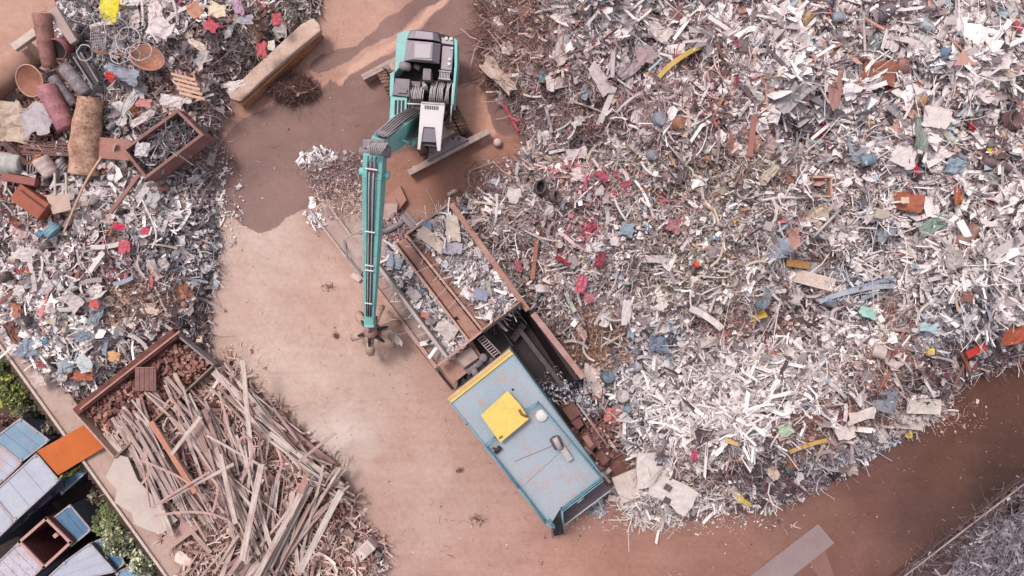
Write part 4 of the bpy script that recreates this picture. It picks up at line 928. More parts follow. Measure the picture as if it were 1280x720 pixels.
shrub(0, 528, 16, 12, -1.2, 700, [(120,84,76),(96,70,62),(140,110,96)], 'reddish dry bush at the left edge above the sky blue roof')
shrub(138, 655, 30, 22, -.4, 3000, G2[:3] + G1[:2], 'green bush beside the yard wall right of the deep blue square roof')
shrub(150, 678, 32, 22, -.3, 3400, G2, 'pale silvery green bush over the narrow blue roof')
shrub(182, 706, 30, 24, -.3, 3000, G2 + G1[:1], 'leafy green bush at the bottom edge against the yard wall')
shrub(118, 622, 16, 18, -1.2, 900, G3 + [(92,62,56)], 'thin dry bush in the dark gap by the wall below the orange sheet')
shrub(84, 594, 5, 4, .0, 160, G1, 'tiny green weed at the lower corner of the orange sheet')

# ------------------------------------------------------------------ lower right corner
lw = empty('boundary_wall', P(1205, 663, 0), 'thin pale boundary wall running across the lower right corner', 'wall')
t = MB()
for k in range(14):
    f0, f1 = k / 14, (k + 1) / 14; a = P(1100 + 260 * f0, 743.5 - 200 * f0, .6); b = P(1100 + 260 * f1, 743.5 - 200 * f1, .6)
    t.beam(a - Vector((0,0,.45)), b - Vector((0,0,.45)), .03, .3)
t.obj('wall_body', mk('dark_wall', (110,86,84), (90,68,68)), lw)
t = MB(); t.beam(P(1100,743.5,.32), P(1360,543.5,.32), .055, .04); t.obj('coping', mk('coping', (186,160,154), (150,124,120), 1, 1.0), lw)
n = 9000; px = RNG.uniform(1120, 1400, n); py = RNG.uniform(560, 800, n); dd = (py - (743.5 - (px - 1100) * .769)); de = fbm(px * .03, py * .03, 3) * 34 + 2 + np.clip(1215 - px, 0, 60) * .8
ok = dd > de; px, py = px[ok], py[ok]; PAL['ash'] = [((140,132,142),4),((116,106,116),4),((92,82,92),3),((164,156,164),2),((70,58,66),2)]
PALN['ash'] = (lin_arr([c for c, _ in PAL['ash']]) * ALB, np.array([w for _, w in PAL['ash']]) / sum(w for _, w in PAL['ash']))
stuff('dry_brush', 'grey dry brushwood and ash beyond the boundary wall', px, py, np.full(len(px), 'ash'), size_law(len(px), np.full(len(px), .3)), np.tile([2., .8, .2, 5], (len(px), 1)), lambda x, y: np.full(len(x), .1), (-.08, .22), .2)
px = RNG.uniform(1130, 1340, 1500); py = 743.5 - (px - 1100) * .769 + RNG.normal(0, 6, 1500) + 4
stuff('wall_weeds', 'dark dry weeds and litter along the thin boundary wall', px, py, np.full(1500, 'dark'), size_law(1500, np.full(1500, .2)), np.tile([1., .4, .4, 6], (1500, 1)), lambda x, y: np.full(len(x), .05), (0, .2), .3)
cs = empty('concrete_slab', P(975, 690, 0), 'flat grey concrete slab with a pale edge set in the brown lane', 'slab')
t = MB(); t.prism([P(1023,655,.05), P(1043,679,.05), P(960,745,.05), P(905,745,.05)], -.05); t.obj('slab_body', mk('slab_grey', (158,136,136), (146,124,124), 1, .8, .9, 0, (150,116,108), .5, .15), cs, bevel=.01)
t = MB(); t.prism([P(1030,684,.03), P(1018,676,.03), P(1008,700,.03), P(1040,745,.03), P(1052,745,.03)], -.05); t.obj('edge_strip', mk('slab_strip', (140,100,92), (132,94,86)), cs)
for x, y, L, a_ in ((1010,706,.9,80),(957,705,.5,60)):
    pass

# ------------------------------------------------------------------ brick skip
bs = empty('brick_skip', P(185, 492, 0), 'long rusty skip of broken red brick with a thick dark red upper side', 'skip')
DRED = mk('dark_red_rust', (128,74,66), (98,54,50), 1, 2, .85, 0, (150,104,92), .5, .5)
cr = [(98,514),(222,416),(270,456),(148,570)]
t = MB(); t.beam(P(*cr[0],1.0), P(*cr[1],1.0), .34, .5, w2=.42); t.obj('upper_side', DRED, bs, bevel=.03)
t = MB(); t.beam(P(101,511,1.3), P(225,414,1.3), .07, .1); t.obj('side_rail', mk('light_rust_rail', (184,140,128)), bs)
t = MB(); t.beam(P(*cr[1],.9), P(*cr[2],.9), .08, .5); t.obj('end_wall', GREY, bs)
t = MB(); t.beam(P(*cr[2],.9), P(*cr[3],.9), .07, .6); t.obj('lower_side', mk('olive_edge', (150,126,112)), bs)
t = MB(); t.beam(P(*cr[3],.9), P(*cr[0],.9), .07, .6); t.obj('end_wall', RIM, bs)
t = MB(); t.prism([P(x, y, .5) for x, y in cr], .1); t.obj('floor', INNER, bs)
px, py = q_(2600, (104,512), (222,424), (264,456), (150,560)); 
stuff('brick_rubble', 'small reddish brick rubble and dust filling the long skip', px, py, np.full(2600, 'brick'), size_law(2600, np.full(2600, .2)), np.tile([.5, .5, 6, .6], (2600, 1)), lambda x, y: np.full(len(x), .75), (-.2, .12), .4)
BRK = [mk('brick_%d' % i, c, None, .6, 4, .9, 0, (190,150,136), .3, .4) for i, c in enumerate(((166,112,102),(146,94,86),(182,134,122),(122,78,72)))]
bmesh_ = []
for i in range(4):
    t = MB(); t.box((0,0,0), (.24 - .03 * i, .12, .08)); o = t.obj('broken_brick', BRK[i], origin=(0,0,0), bevel=.008); bmesh_.append(o)
px, py = q_(170, (106,508), (218,432), (256,456), (150,545))
for i in range(170):
    o = bmesh_[i % 4] if i < 4 else bmesh_[i % 4].copy()
    if i >= 4: C.objects.link(o)
    o.location = P(px[i], py[i], RNG.uniform(.84, 1.0)); o.rotation_euler = (RNG.normal(0, .3), RNG.normal(0, .3), RNG.uniform(0, PI)); s_ = RNG.uniform(.8, 1.25); o.scale = (s_, s_, s_)
    tag(o, 'broken red brick lying loose in the long rusty skip', 'brick', 'broken bricks in the skip')
def top_tag(o, label, cat, group=None): return tag(o, label, cat, group)
cp = empty('corrugated_panel', P(182, 474, 1.0), 'brown corrugated panel lying upright on the bricks in the skip', 'panel')
t = MB(); a = P(170.5,474,1.3); b = P(194,474,1.3)
for k in range(9):
    q = a.lerp(b, k / 8); t.beam(q + Vector((0,.46,0)), q - Vector((0,.46,0)), .085, .05 + .03 * (k % 2))
t.obj('ribs', mk('mauve_brown_metal', (140,96,92), (122,80,78), 1, 3, .6), cp)
t = MB(); t.beam(P(170,459.5,1.34), P(194.5,459.5,1.34), .04, .07); t.obj('edge_strip', mk('mauve_edge', (160,116,110)), cp)

# ------------------------------------------------------------------ old planks
WOODC = [(218,194,186),(204,176,168),(226,206,198),(190,162,156),(210,180,168),(198,172,168),(176,142,134),(222,198,192)]
WM = []
for i, c in enumerate(WOODC):
    m, nt, b = new_mat('weathered_wood_%d' % i)
    tc = nd(nt, 'ShaderNodeTexCoord').outputs['Object']; mp = nd(nt, 'ShaderNodeMapping'); mp.inputs['Scale'].default_value = (.8, 14, 14); nt.links.new(tc, mp.inputs[0])
    g = noise(nt, mp.outputs[0], 1.6, 6, .7); pos = nd(nt, 'ShaderNodeNewGeometry').outputs['Position']
    base = mixc(nt, ramp(nt, g, .35, .65), col(c, 1.12), col(tuple(v * .78 for v in c)))
    base = mixc(nt, ramp(nt, noise(nt, pos, 1.1, 5), .5, .7, 0, .55), base, col((150,112,104)))
    nt.links.new(base, b.inputs['Base Color']); b.inputs['Roughness'].default_value = .9; b.inputs['Specular IOR Level'].default_value = .2
    bump(nt, b, g, .5, .01); WM.append(m)
def plank(px, py, ang, L, w, th, z, m, label, group, name='old_plank', tilt=0.0, bend=0.0):
    """ang clockwise in the photo; L, w in photo pixels"""
    c0 = P(px, py, z); s_ = (1 - z / H) / S; L *= s_; w *= s_; a = -math.radians(ang)
    t = MB(); n = 5; vs = []
    for i in range(n):
        u = i / (n - 1) - .5; y0 = bend * L * (u * u * 4 - 1) ; ww = w * (1 - .08 * RNG.random())
        for j, k in ((-1,-1),(1,-1),(1,1),(-1,1)): vs.append(Vector((u * L + (RNG.uniform(-.05, .05) if i in (0, n - 1) else 0), y0 + j * ww / 2, k * th / 2 - abs(bend) * .2 * u)))
    fs = [(3,2,1,0), tuple((n-1)*4+k for k in range(4))]
    for i in range(n - 1):
        for k in range(4): fs.append((i*4+k, i*4+(k+1)%4, (i+1)*4+(k+1)%4, (i+1)*4+k))
    t.add(vs, fs); o = t.obj(name, m, origin=(0,0,0)); o.location = c0; o.rotation_euler = (RNG.normal(0, .12), tilt + RNG.normal(0, .015), a)
    return tag(o, label, 'plank', group)
WZ = [ # cx0,cy0,cx1,cy1 (line of centres), spread, angle, sd, length, n, label
 (150,520,235,640,46, 58, 9, (70,150), 64, 'weathered plank in the left part of the timber heap beside the white sheet', 'planks in the left part of the timber heap'),
 (205,480,290,585,54, 56, 10, (60,140), 56, 'weathered plank in the middle of the timber heap below the brick skip', 'planks in the middle of the timber heap'),
 (280,480,385,575,30, 46, 8, (50,120), 46, 'weathered plank on the upper right slope of the timber heap facing the open yard', 'planks on the upper right slope of the timber heap'),
 (285,580,345,690,60, 76, 17, (70,125), 48, 'steeply lying plank in the lower middle of the timber heap', 'steep planks in the lower middle of the timber heap'),
 (330,700,405,625,40, 117, 11, (80,140), 52, 'plank sloping down to the left in the lower right part of the timber heap', 'planks in the lower right part of the timber heap'),
 (240,705,320,695,14, 118, 9, (50,90), 14, 'short plank by the bottom edge of the photo near the yard wall', 'short planks by the bottom edge'),
 (385,595,425,615,9, 26, 10, (40,66), 16, 'thin pale lath at the right tip of the timber heap', 'laths at the right tip of the timber heap'),
]
zi = 0
for (x0, y0, x1, y1, sp_, ang, sd, (l0, l1), n, lab, grp) in WZ:
    for k in range(n):
        f = RNG.random(); o_ = RNG.uniform(-1, 1) * sp_; nx_, ny_ = -math.sin(math.radians(ang)), math.cos(math.radians(ang))
        x = x0 + (x1 - x0) * f + nx_ * o_ * .5 + RNG.uniform(-6, 6); y = y0 + (y1 - y0) * f + ny_ * o_ * .5 + RNG.uniform(-6, 6)
        L = RNG.uniform(l0, l1); thin = grp.startswith('laths')
        while L > 24:     # keep both ends on the heap
            ok = True
            for s_ in (-.5, .5):
                ex_, ey_ = x + math.cos(math.radians(ang)) * L * s_, y + math.sin(math.radians(ang)) * L * s_
                if sdf(np.array([wx(ex_)]), np.array([wy(ey_)]), WOOD)[0] < -.25: ok = False
            if ok: break
            L *= .88
        z = float(surf(x, y)) + .12 + .75 * (k / n) * RNG.uniform(.6, 1)
        plank(x, y, ang + RNG.normal(0, sd), L, RNG.uniform(1.6, 3) if thin else RNG.choice([1.6, 2.4, 3.2, 4.5, 6, 9], p=[.16,.24,.24,.2,.11,.05]), RNG.uniform(.02, .05), z, WM[RNG.integers(0, 8)], lab, grp, tilt=RNG.normal(0, .03), bend=RNG.normal(0, .016))
px, py = scatter(WOOD, 5600, (130, 450, 490, 730), -.1); ok = px > 160 + np.clip(py - 600, 0, 90) * .6; ok |= py < 560; px, py = px[ok], py[ok]
stuff('wood_debris', 'splinters, bark and broken laths covering the ground of the timber heap', px, py, np.where(RNG.random(len(px)) < .8, 'wood', 'brick'), size_law(len(px), np.full(len(px), .28)), np.tile([6., .4, .8, 1.5], (len(px), 1)), surf, (0, .3), .2)
SP = 'planks lying on top of the timber heap'
plank(309, 512, 85, 125, 6, .06, 2.0, WM[2], 'long pale board running nearly upright over the top of the timber heap', None)
plank(217, 572, 57, 105, 7, .09, 1.9, mk('peeled_orange_timber', (200,142,118), (184,124,102), 1, 3, .8), 'orange brown peeled timber in the middle of the planks', None)
plank(315, 640, 101, 120, 8, .07, 2.0, WM[7], 'wide pale grey board near the lower middle of the timber heap', None)
plank(285, 610, 78, 90, 7, .07, 1.9, WM[0], 'board forming the left arm of the V shape in the timber heap', None)
plank(400, 665, 117, 115, 8, .06, 1.9, WM[2], 'long clean pale board at the right side of the timber heap', None)
plank(345, 675, 118, 130, 7, .06, 1.8, WM[0], 'long board sloping down to the bottom edge from the heap centre', None)
plank(232, 545, 128, 60, 5, .05, 1.95, WM[2], 'short pale plank crossing the others below the brick skip', None)
plank(245, 605, 152, 105, 4, .04, 1.95, WM[0], 'thin pole crossing over the left planks towards the white sheet', None)
plank(395, 560, 142, 60, 4, .04, 1.6, WM[3], 'crossing lath on the right slope of the timber heap', None)
plank(370, 625, 112, 70, 5, .05, 1.7, mk('pinkish_plank', (190,140,130)), 'pinkish plank standing out among grey ones on the right', None)
VEN = mk('pinkish_veneer', (206,166,158), (184,140,132), 1, 3, .7)
def strip3(pts, w, m, label, cat='strip', name='bent_strip', h=.02, grp=None, zoff=0):
    t = MB(); pp_ = [P(x, y, z + zoff) for x, y, z in pts]; pp2 = []
    for i in range(len(pp_) - 1):
        p0 = pp_[max(i-1,0)]; p1 = pp_[i]; p2 = pp_[i+1]; p3 = pp_[min(i+2,len(pp_)-1)]
        for k in range(5):
            u = k / 5; pp2.append(.5 * ((2*p1) + (p2-p0)*u + (2*p0-5*p1+4*p2-p3)*u*u + (3*p1-p0-3*p2+p3)*u**3))
    pp2.append(pp_[-1]); vs = []; n = len(pp2)
    for i in range(n):
        d = (pp2[min(i+1,n-1)] - pp2[max(i-1,0)]); s_ = Vector((-d.y, d.x, 0)).normalized()
        for j, k in ((-1,-1),(1,-1),(1,1),(-1,1)): vs.append(pp2[i] + s_ * j * w / 2 + Vector((0,0,k*h/2)))
    fs = [(0,1,2,3), tuple((n-1)*4+k for k in (3,2,1,0))]
    for i in range(n - 1):
        for k in range(4): fs.append((i*4+k, (i+1)*4+k, (i+1)*4+(k+1)%4, i*4+(k+1)%4))
    t.add(vs, fs); o = t.obj(name, m); return tag(o, label, cat, grp)
VS = [([(190,635,1.9),(215,618,2.1),(245,600,2.1),(262,590,2)], 'bent pinkish veneer strip curving over the left planks'),
 ([(192,645,1.9),(230,640,2.0),(262,642,2),(285,650,1.9)], 'wide pinkish veneer strip looping near the pinkish block'),
 ([(176,575,1.9),(200,585,2),(230,600,2),(250,620,1.9)], 'thin curved strip above the white sheet'),
 ([(295,560,2),(305,545,2.1),(316,560,2.1),(308,590,2),(300,600,1.9)], 'veneer strip bent into a hook right of the orange brown timber'),
 ([(205,510,1.9),(212,500,2.0),(222,508,2),(224,520,1.9)], 'small hooked strip just under the brick skip'),
 ([(345,600,1.9),(352,580,2.0),(346,560,1.9)], 'narrow upright strip between heap centre and right slope'),
 ([(262,595,1.9),(272,610,2.0),(266,640,1.9)], 'curved strip left of the V shaped boards'),
 ([(180,560,1.9),(186,590,1.9),(176,606,1.8)], 'dark curved strip beside the upper end of the white sheet')]
for pts, lab in VS: strip3(pts, .09, VEN, lab)
ws = MB(); ws.pp([(132,597),(146,568),(160,572),(172,600),(205,635),(222,650),(203,667),(188,664),(168,655),(164,641),(143,628),(146,612)], 1.1, 1.05)
tag(ws.obj('torn_sheet', mk('chalky_sheet', (208,190,182), (196,176,168), 1, 1, .9, 0, (180,150,140), .3, .1)), 'large torn chalky white sheet lying by the yard wall beside the planks', 'sheet')
pb = MB(); pb.pp([(203,672),(236,650),(256,656),(212,688)], .95, .3); tag(pb.obj('timber_block', mk('pinkish_block', (196,158,150), (176,134,126)), bevel=.03), 'pinkish wooden block below the torn white sheet', 'block')

# small appliances at the right foot of the timber heap
def rbox(name, px, py, w, h, ang, zt, zb, c, label, cat, parts=None, bevel=.03):
    k = (1 - zt / H) / S; a = -math.radians(ang); R = Matrix.Rotation(a, 3, 'Z'); c0 = P(px, py, zt); c0.z = 0
    r = empty(name, Vector((c0.x, c0.y, zb)), label, cat)
    cn = lambda w_, h_, z_: [c0 + R @ Vector((i * w_ * k / 2, j * h_ * k / 2, 0)) + Vector((0, 0, z_)) for i, j in ((-1,-1),(1,-1),(1,1),(-1,1))]
    t = MB(); t.prism(cn(w, h, zt), zb); b = t.obj('body', c if not isinstance(c, tuple) else mscrap(c), r, bevel=bevel)
    return r, R, c0, k
r, R, c0, k = rbox('burner_plate', 424, 687, 18, 15, -28, .75, .3, (222,208,200), 'cream square plate with four dark holes near the bottom edge', 'appliance')
for i, j in ((-.5,-.45),(.5,-.45),(-.5,.5),(.45,.45)):
    t = MB(); t.lathe([(0,.01),(.05,.01),(.05,0)], Matrix.Translation(c0 + R @ Vector((i*.36, j*.3, 0)) + Vector((0,0,.75))), 10); t.obj('hole', DARK, r)
r, R, c0, k = rbox('white_appliance', 452, 692, 34, 15, -42, .8, .2, (224,212,206), 'white oblong appliance casing with a panel near the bottom edge', 'appliance')
t = MB(); t.box(c0 + R @ Vector((.25, 0, 0)) + Vector((0,0,.8)), (.34,.36,.05), -math.radians(-42)); t.obj('panel', mk('pinkish_panel', (204,180,174)), r)
rbox('grey_cube', 434, 671, 15, 15, 32, .7, .1, (150,138,128), 'olive grey cube shaped casing above the cream plate', 'box')
rbox('grey_pot', 447, 683, 10, 10, 10, .6, .1, (190,176,170), 'small grey pot between cube and white appliance', 'pot')
rd = empty('black_rack', P(410, 700, 0), 'black slatted metal rack on the ground at the bottom edge', 'rack')
for i in range(9):
    t = MB(); a = P(392 + i * 4.2, 704 - i * 2.6, .6); b = P(404 + i * 4.6, 728 - i * 2.2, .6); t.beam(a, b, .04, .06); t.obj('slat', DARK, rd)
t = MB(); t.beam(P(390,706,.62), P(428,682,.62), .05, .05); t.obj('frame_bar', DARK, rd)
t = MB(); t.beam(P(404,730,.62), P(442,708,.62), .05, .05); t.obj('frame_bar', DARK, rd)
rd = empty('ribbed_radiator', P(413, 668, 0), 'grey ribbed radiator leaning beside the long clean pale board', 'radiator')
for i in range(5):
    t = MB(); t.beam(P(404 + i*2.6, 660 - i*1.6 , .7), P(418 + i*2.6, 678 - i*1.6, .7), .05, .1); t.obj('fin', GREY, rd)
blob(900, 455, 695, 28, 28, 'dark', .2, (2, 1, 2, 4), 'appliance_scrap', 'dark wires and small parts around the old appliances', (0, .35), .7, 0)
blob(260, 465, 712, 14, 14, 'white', .2, (1, .6, 1, 6), 'coiled_wire', 'pale coiled wire at the foot of the appliances', (0.1, .5), .8, 0)

# ------------------------------------------------------------------ upper left: logs, tanks, boxes
def cyl(name, p0, p1, r0, r1, m, label, cat, capm=None, bulge=0, part='body', n=20, open_=False, ringm=None):
    """p = (px,py,z); r in metres"""
    a, b = P(*p0), P(*p1); d = (b - a); L = d.length; M = axisM(a, d)
    r = empty(name, Vector(((a.x+b.x)/2, (a.y+b.y)/2, min(a.z, b.z) - max(r0, r1))), label, cat)
    t = MB(); e = min(r0, .06)
    if open_: prof = [(r0*.9, L*.12), (r0*.92, 0), (r0, 0), (r0, L*.33), (r0*1.02, L*.34), (r0, L*.35), (r1, L*.66), (r1*1.02, L*.67), (r1, L*.68), (r1, L), (0, L)]
    else:
        prof = [(0, 0), (r0 - e * .6, 0), (r0, e)]
        for q in (.2, .5, .8): rr = r0 + (r1 - r0) * q; prof += [(rr, L*q - .05), (rr + .01, L*q - .02), (rr + .01, L*q + .02), (rr, L*q + .05)]
        prof += [(r1, L - e), (r1 - e * .6, L), (0, L)]
    t.lathe(prof, M, n); t.v = [v + Vector((math.sin(5*v.y+v.x*3), math.sin(6*v.x+1), math.sin(4*v.x+5*v.y))) * .009 for v in t.v]; t.obj(part, m, r)
    if capm:
        t = MB(); t.lathe([(0, -.012), (r0 * .86, -.012), (r0 * .9, .02)], M, n); t.obj('end_cap', capm, r)
    if open_:
        t = MB(); t.lathe([(0, L*.2), (r0 * .9, L*.12)], M, n); t.obj('inside', BLACK, r)
    return r
BARK = mk('split_bark', (214,174,152), (160,114,94), 1, 3.2, .95, 0, (92,58,50), .95, 1.0, 5)
TANLOG = mk('smooth_tan_log', (194,150,134), (178,134,120), 1, 1, .9, 0, (160,110,96), .4, .3)
def logg(name, p0, p1, r0, r1, m, label, wob=.12):
    a, b = P(*p0), P(*p1); r = empty(name, (a + b) / 2 - Vector((0, 0, r0)), label, 'log')
    n = 18; q = 16; x = (b - a).normalized(); s_ = x.cross(Vector((0,0,1))).normalized(); u = s_.cross(x); vs = []; fs = []
    ph = RNG.uniform(0, 9)
    for i in range(n):
        f = i / (n - 1); c0 = a.lerp(b, f) + s_ * .06 * math.sin(4 * f + ph); rr = r0 + (r1 - r0) * f
        for k_ in range(q):
            an = 2 * PI * k_ / q; w = 1 + wob * (float(vnoise(np.array(f * 6 + ph), np.array(k_ * .8))) - .5) * 2 + wob * .6 * math.sin(3 * an + ph)
            vs.append(c0 + (s_ * math.cos(an) + u * math.sin(an)) * rr * w)
    for i in range(n - 1):
        for k_ in range(q): fs.append((i*q+k_, i*q+(k_+1)%q, (i+1)*q+(k_+1)%q, (i+1)*q+k_))
    t = MB(); t.add(vs, fs, True); t.obj('trunk', m, r)
    for (v0, sg) in ((0, 1), ((n-1)*q, -1)):
        t = MB(); ring_ = [vs[v0 + k_] for k_ in range(q)]; t.add(ring_, [tuple(range(q))[::sg]]); t.add([v + x * .001 for v in ring_], []) ; t.obj('cut_end', mk('cut_wood', (214,184,160), (196,160,136)), r)
    return r
logg('big_log', (-25,112,1.2), (46,66,1.2), .72, .5, TANLOG, 'huge smooth tan log at the left edge under the square hollow timber', .04)
logg('split_log', (112,122,2.4), (106,218,2.0), .46, .5, BARK, 'thick split bark log lying upright between pink tank and open clippings box', .16)
ll = empty('long_timber', P(342, 80, 0), 'long pale squared timber with orange side lying at the upper end of the wet patch', 'timber')
t = MB(); t.prism([P(376,30,1.1), P(391,22,1.1), P(399,30,1.1), P(401,38,1.1), P(362,70,1.05), P(330,98,1.0), P(300,127,.9), P(288,124,.9), P(284,116,.9), P(318,84,1.0), P(350,54,1.1)], .75); t.obj('top_face', mk('debarked_log', (218,190,176), (196,160,144), 1, 1.6, .9, 0, (176,124,104), .6, .6), ll, bevel=.06)
t = MB(); t.prism([P(391,34,.8), P(401,40,.8), P(364,76,.8), P(303,132,.7), P(293,126,.7)], .1); t.obj('side_face', mk('orange_side', (190,134,100), (160,104,78), 1, 2.5), ll, bevel=.05)
t = MB(); t.beam(P(18,60,2.1), P(46,40,2.1), .3, .2); tag(t.obj('hollow_timber', CONCL, bevel=.01), 'square pale timber lying across the huge tan log', 'timber')
cyl('rusty_pipe', (52,16,2.6), (62,84,1.9), .34, .26, mk('dull_red_pipe', (172,116,110), (140,92,86), 1, 4, .7, 0, (196,158,146), .8), 'thick dull red pipe standing out at the upper left', 'pipe', None)
t = MB(); t.beam(P(66,12,2.3), P(94,54,2.1), .46, .24, w2=.3); tag(t.obj('stone_beam', mk('dusty_beam', (190,164,158), (168,142,136)), bevel=.04), 'dusty pinkish grey beam right of the thick dull red pipe', 'beam')
cyl('gas_cylinder', (66,97,2.2), (94,132,2.0), .21, .21, mk('grey_cylinder', (132,120,128), (104,94,100), 1, 5, .6, 0, (170,140,130), .8), 'dark grey gas cylinder next to the pink tank', 'gas cylinder', GREY, .01)
cyl('gas_cylinder', (80,84,2.4), (108,118,2.2), .27, .27, mk('grey_cylinder2', (150,138,144), (116,106,112), 1, 5, .6, 0, (180,152,142), .8), 'wider grey gas cylinder, upper one of the two beside the pink tank', 'gas cylinder', GREY, .01)
cyl('pink_tank', (57,108,2.5), (84,161,2.2), .37, .37, mk('dull_pink_tank', (182,120,130), (154,94,102), 1, 4, .6, 0, (200,150,142), .7), 'dull pink cylindrical tank with pale end, left of the split bark log', 'tank', mk('pale_tank_end', (220,190,180)), .0)
cyl('pink_tub', (70,62,2.2), (84,56,1.6), .4, .33, mk('dusty_pink_tub', (168,108,108), (144,88,90), 1, 2), 'dusty pink tub between thick red pipe and gas cylinders', 'tub', None, open_=True)
fr = empty('steel_rack', P(108, 90, 1.6), 'black steel frame with bright rails right of the gas cylinders', 'frame')
for o_ in (0, 9): t = MB(); t.beam(P(92+o_,71-o_*.6,2.3), P(116+o_*.8,108-o_*.6,2.2), .06, .08); t.obj('rail', GREY, fr)
t = MB(); t.loft([P(94,73,2.2),P(101,67,2.2),P(124,103,2.1),P(116,108,2.1)], [P(94,73,1.9),P(101,67,1.9),P(124,103,1.8),P(116,108,1.8)]); t.obj('panel', BLACK, fr)
def dish(name, px, py, r, z, tilt, m, rimm, label, cat):
    M = Matrix.Translation(P(px, py, z)) @ Matrix.Rotation(tilt[0], 4, 'X') @ Matrix.Rotation(tilt[1], 4, 'Y')
    o = empty(name, P(px, py, z - r * .4), label, cat)
    t = MB(); t.lathe([(0, -r*.42), (r*.5, -r*.36), (r*.85, -r*.12), (r, 0), (r*.94, .0), (r*.8, -r*.1), (r*.45, -r*.3), (0, -r*.35)], M, 24); t.obj('bowl', m, o)
    t = MB(); ns = 24; t.tube([M @ Vector((r*.97*math.cos(2*PI*i/ns), r*.97*math.sin(2*PI*i/ns), .0)) for i in range(ns+1)], .03, 6, False); t.obj('rim', rimm, o)
    return o
dish('rusty_dish', 37, 101, .62, 2.1, (.3, -.2), mk('orange_brown_dish', (170,112,92), (140,84,66), 1, 2), mk('dish_rim', (200,160,150)), 'big rusty open dish with pale rim beside the pink tank', 'dish')
# crumpled sheet: grid with noise, thickness
def sheetobj(name, px, py, w, h, ang, z, m, label, cat, crump=.06, thick=.02, group=None, tilt=None, n=9, cut=.0, parent=None, curl=0.0):
    k = (1 - z / H) / S; W_, H_ = w * k, h * k; ph = RNG.uniform(0, 50); vs = []; nn = n; mm = n
    for i in range(nn):
        for j in range(mm):
            u, v = i / (nn - 1) - .5, j / (mm - 1) - .5
            zz = (float(fbm(np.array(u * 5 + ph), np.array(v * 5 + ph), 2)) - .5) * 2 * crump * max(W_, H_) + curl * max(W_, H_) * (u * u * 4)
            jx = (float(vnoise(np.array(u * 4 + ph + 7), np.array(v * 4))) - .5) * cut * W_; jy = (float(vnoise(np.array(u * 4 + ph), np.array(v * 4 + 11))) - .5) * cut * H_
            vs.append(Vector((u * W_ + jx, v * H_ + jy, zz)))
    N = len(vs); vs += [v - Vector((0, 0, thick)) for v in vs]; fs = []
    for i in range(nn - 1):
        for j in range(mm - 1):
            q = i * mm + j; fs.append((q, q + mm, q + mm + 1, q + 1)); fs.append((N + q, N + q + 1, N + q + mm + 1, N + q + mm))
    bd = [i * mm for i in range(nn)] + [(nn-1)*mm + j for j in range(1, mm)] + [i * mm + mm - 1 for i in range(nn - 2, -1, -1)] + [j for j in range(mm - 2, 0, -1)]
    for i in range(len(bd)):
        a, b = bd[i], bd[(i + 1) % len(bd)]; fs.append((b, a, N + a, N + b))
    t = MB(); t.add(vs, fs); o = t.obj(name, m, origin=(0, 0, 0)); o.location = P(px, py, z)
    tl = tilt or (RNG.normal(0, .1), RNG.normal(0, .1)); o.rotation_euler = (tl[0], tl[1], -math.radians(ang))
    return tag(o, label, cat, group)
sheetobj('crumpled_sheet', 45, 148, 34, 42, -20, 2.2, mscrap((182,174,182)), 'crumpled light grey sheet left of the pink tank', 'metal sheet', .07, cut=.3)
sheetobj('insulation_mat', 14, 150, 44, 44, 10, 2.0, mk('cream_mat', (212,190,172), (190,160,144), 1, 3, .95, 0, (150,116,104), .5, .8), 'lumpy cream mat at the left edge by the crumpled grey sheet', 'mat', .1, .1, cut=.35)
for i in range(7):
    plank(62 + RNG.uniform(-4, 4), 178 + i * 2.6, 4 + RNG.normal(0, 3), RNG.uniform(55, 75), 2.2, .06, 1.9 + .04 * i, mk('dark_lath', (130,92,86), (100,66,62)), 'dark brown lath in the bundle left of the split bark log', 'dark laths in the bundle', 'dark_lath')
plank(20, 192, 42, 40, 7, .1, 2.1, mk('dark_board', (96,66,64)), 'dark board pointing at the grey tub on the far left', None)
cyl('pale_tub', (2,205,1.9), (30,206,1.9), .46, .42, mk('mottled_tub', (196,192,188), (170,164,160), 1, 3), 'mottled pale grey drum lying at the left edge above the red beam', 'drum', None)
t = MB(); t.beam(P(3,221,2.3), P(46,228,2.3), .3, .22); tag(t.obj('red_beam', mk('red_painted_beam', (158,94,88), (136,76,72)), bevel=.02), 'flat dull red beam under the mottled grey drum', 'beam')
r, R, c0, k = rbox('rusty_cabinet', 36, 252, 44, 24, 36, 2.4, 1.6, mk('orange_rust_cabinet', (170,94,70), (150,78,60), 1, 2), 'orange brown rusty cabinet lying below the dull red beam', 'cabinet')
t = MB(); t.beam(P(26,238,2.44), P(58,262,2.44), .05, .05); t.obj('door_edge', mk('dark_rust', (96,52,46)), r)
ch = empty('old_chair', P(74, 245, 1.8), 'old cream chair lying on its back with two bare legs up', 'chair')
t = MB(); t.loft([P(57,244,2.3),P(86,242,2.4),P(89,262,2.3),P(66,268,2.2)], [P(57,244,2.22),P(86,242,2.32),P(89,262,2.22),P(66,268,2.12)]); t.obj('seat', mk('cream_board', (208,178,166), (190,156,144)), ch, bevel=.01)
for x in (69, 83): t = MB(); t.beam(P(x,244,2.35), P(x-.5,216,2.4), .07, .06); t.obj('leg', CONCL, ch)
t = MB(); t.beam(P(69,231,2.37), P(83,230,2.37), .07, .05); t.obj('stretcher', CONCL, ch)
cyl('striped_bin', (50,198,2.2), (66,220,2.0), .33, .3, mk('pinkish_white_bin', (214,190,186), (190,160,156), 1, 4), 'pinkish white bin lying between split bark log and mottled drum', 'bin', None)
cyl('grey_canister', (74,205,2.1), (84,212,2.0), .2, .15, mscrap((150,146,150)), 'small grey canister next to the pinkish white bin', 'canister', None)
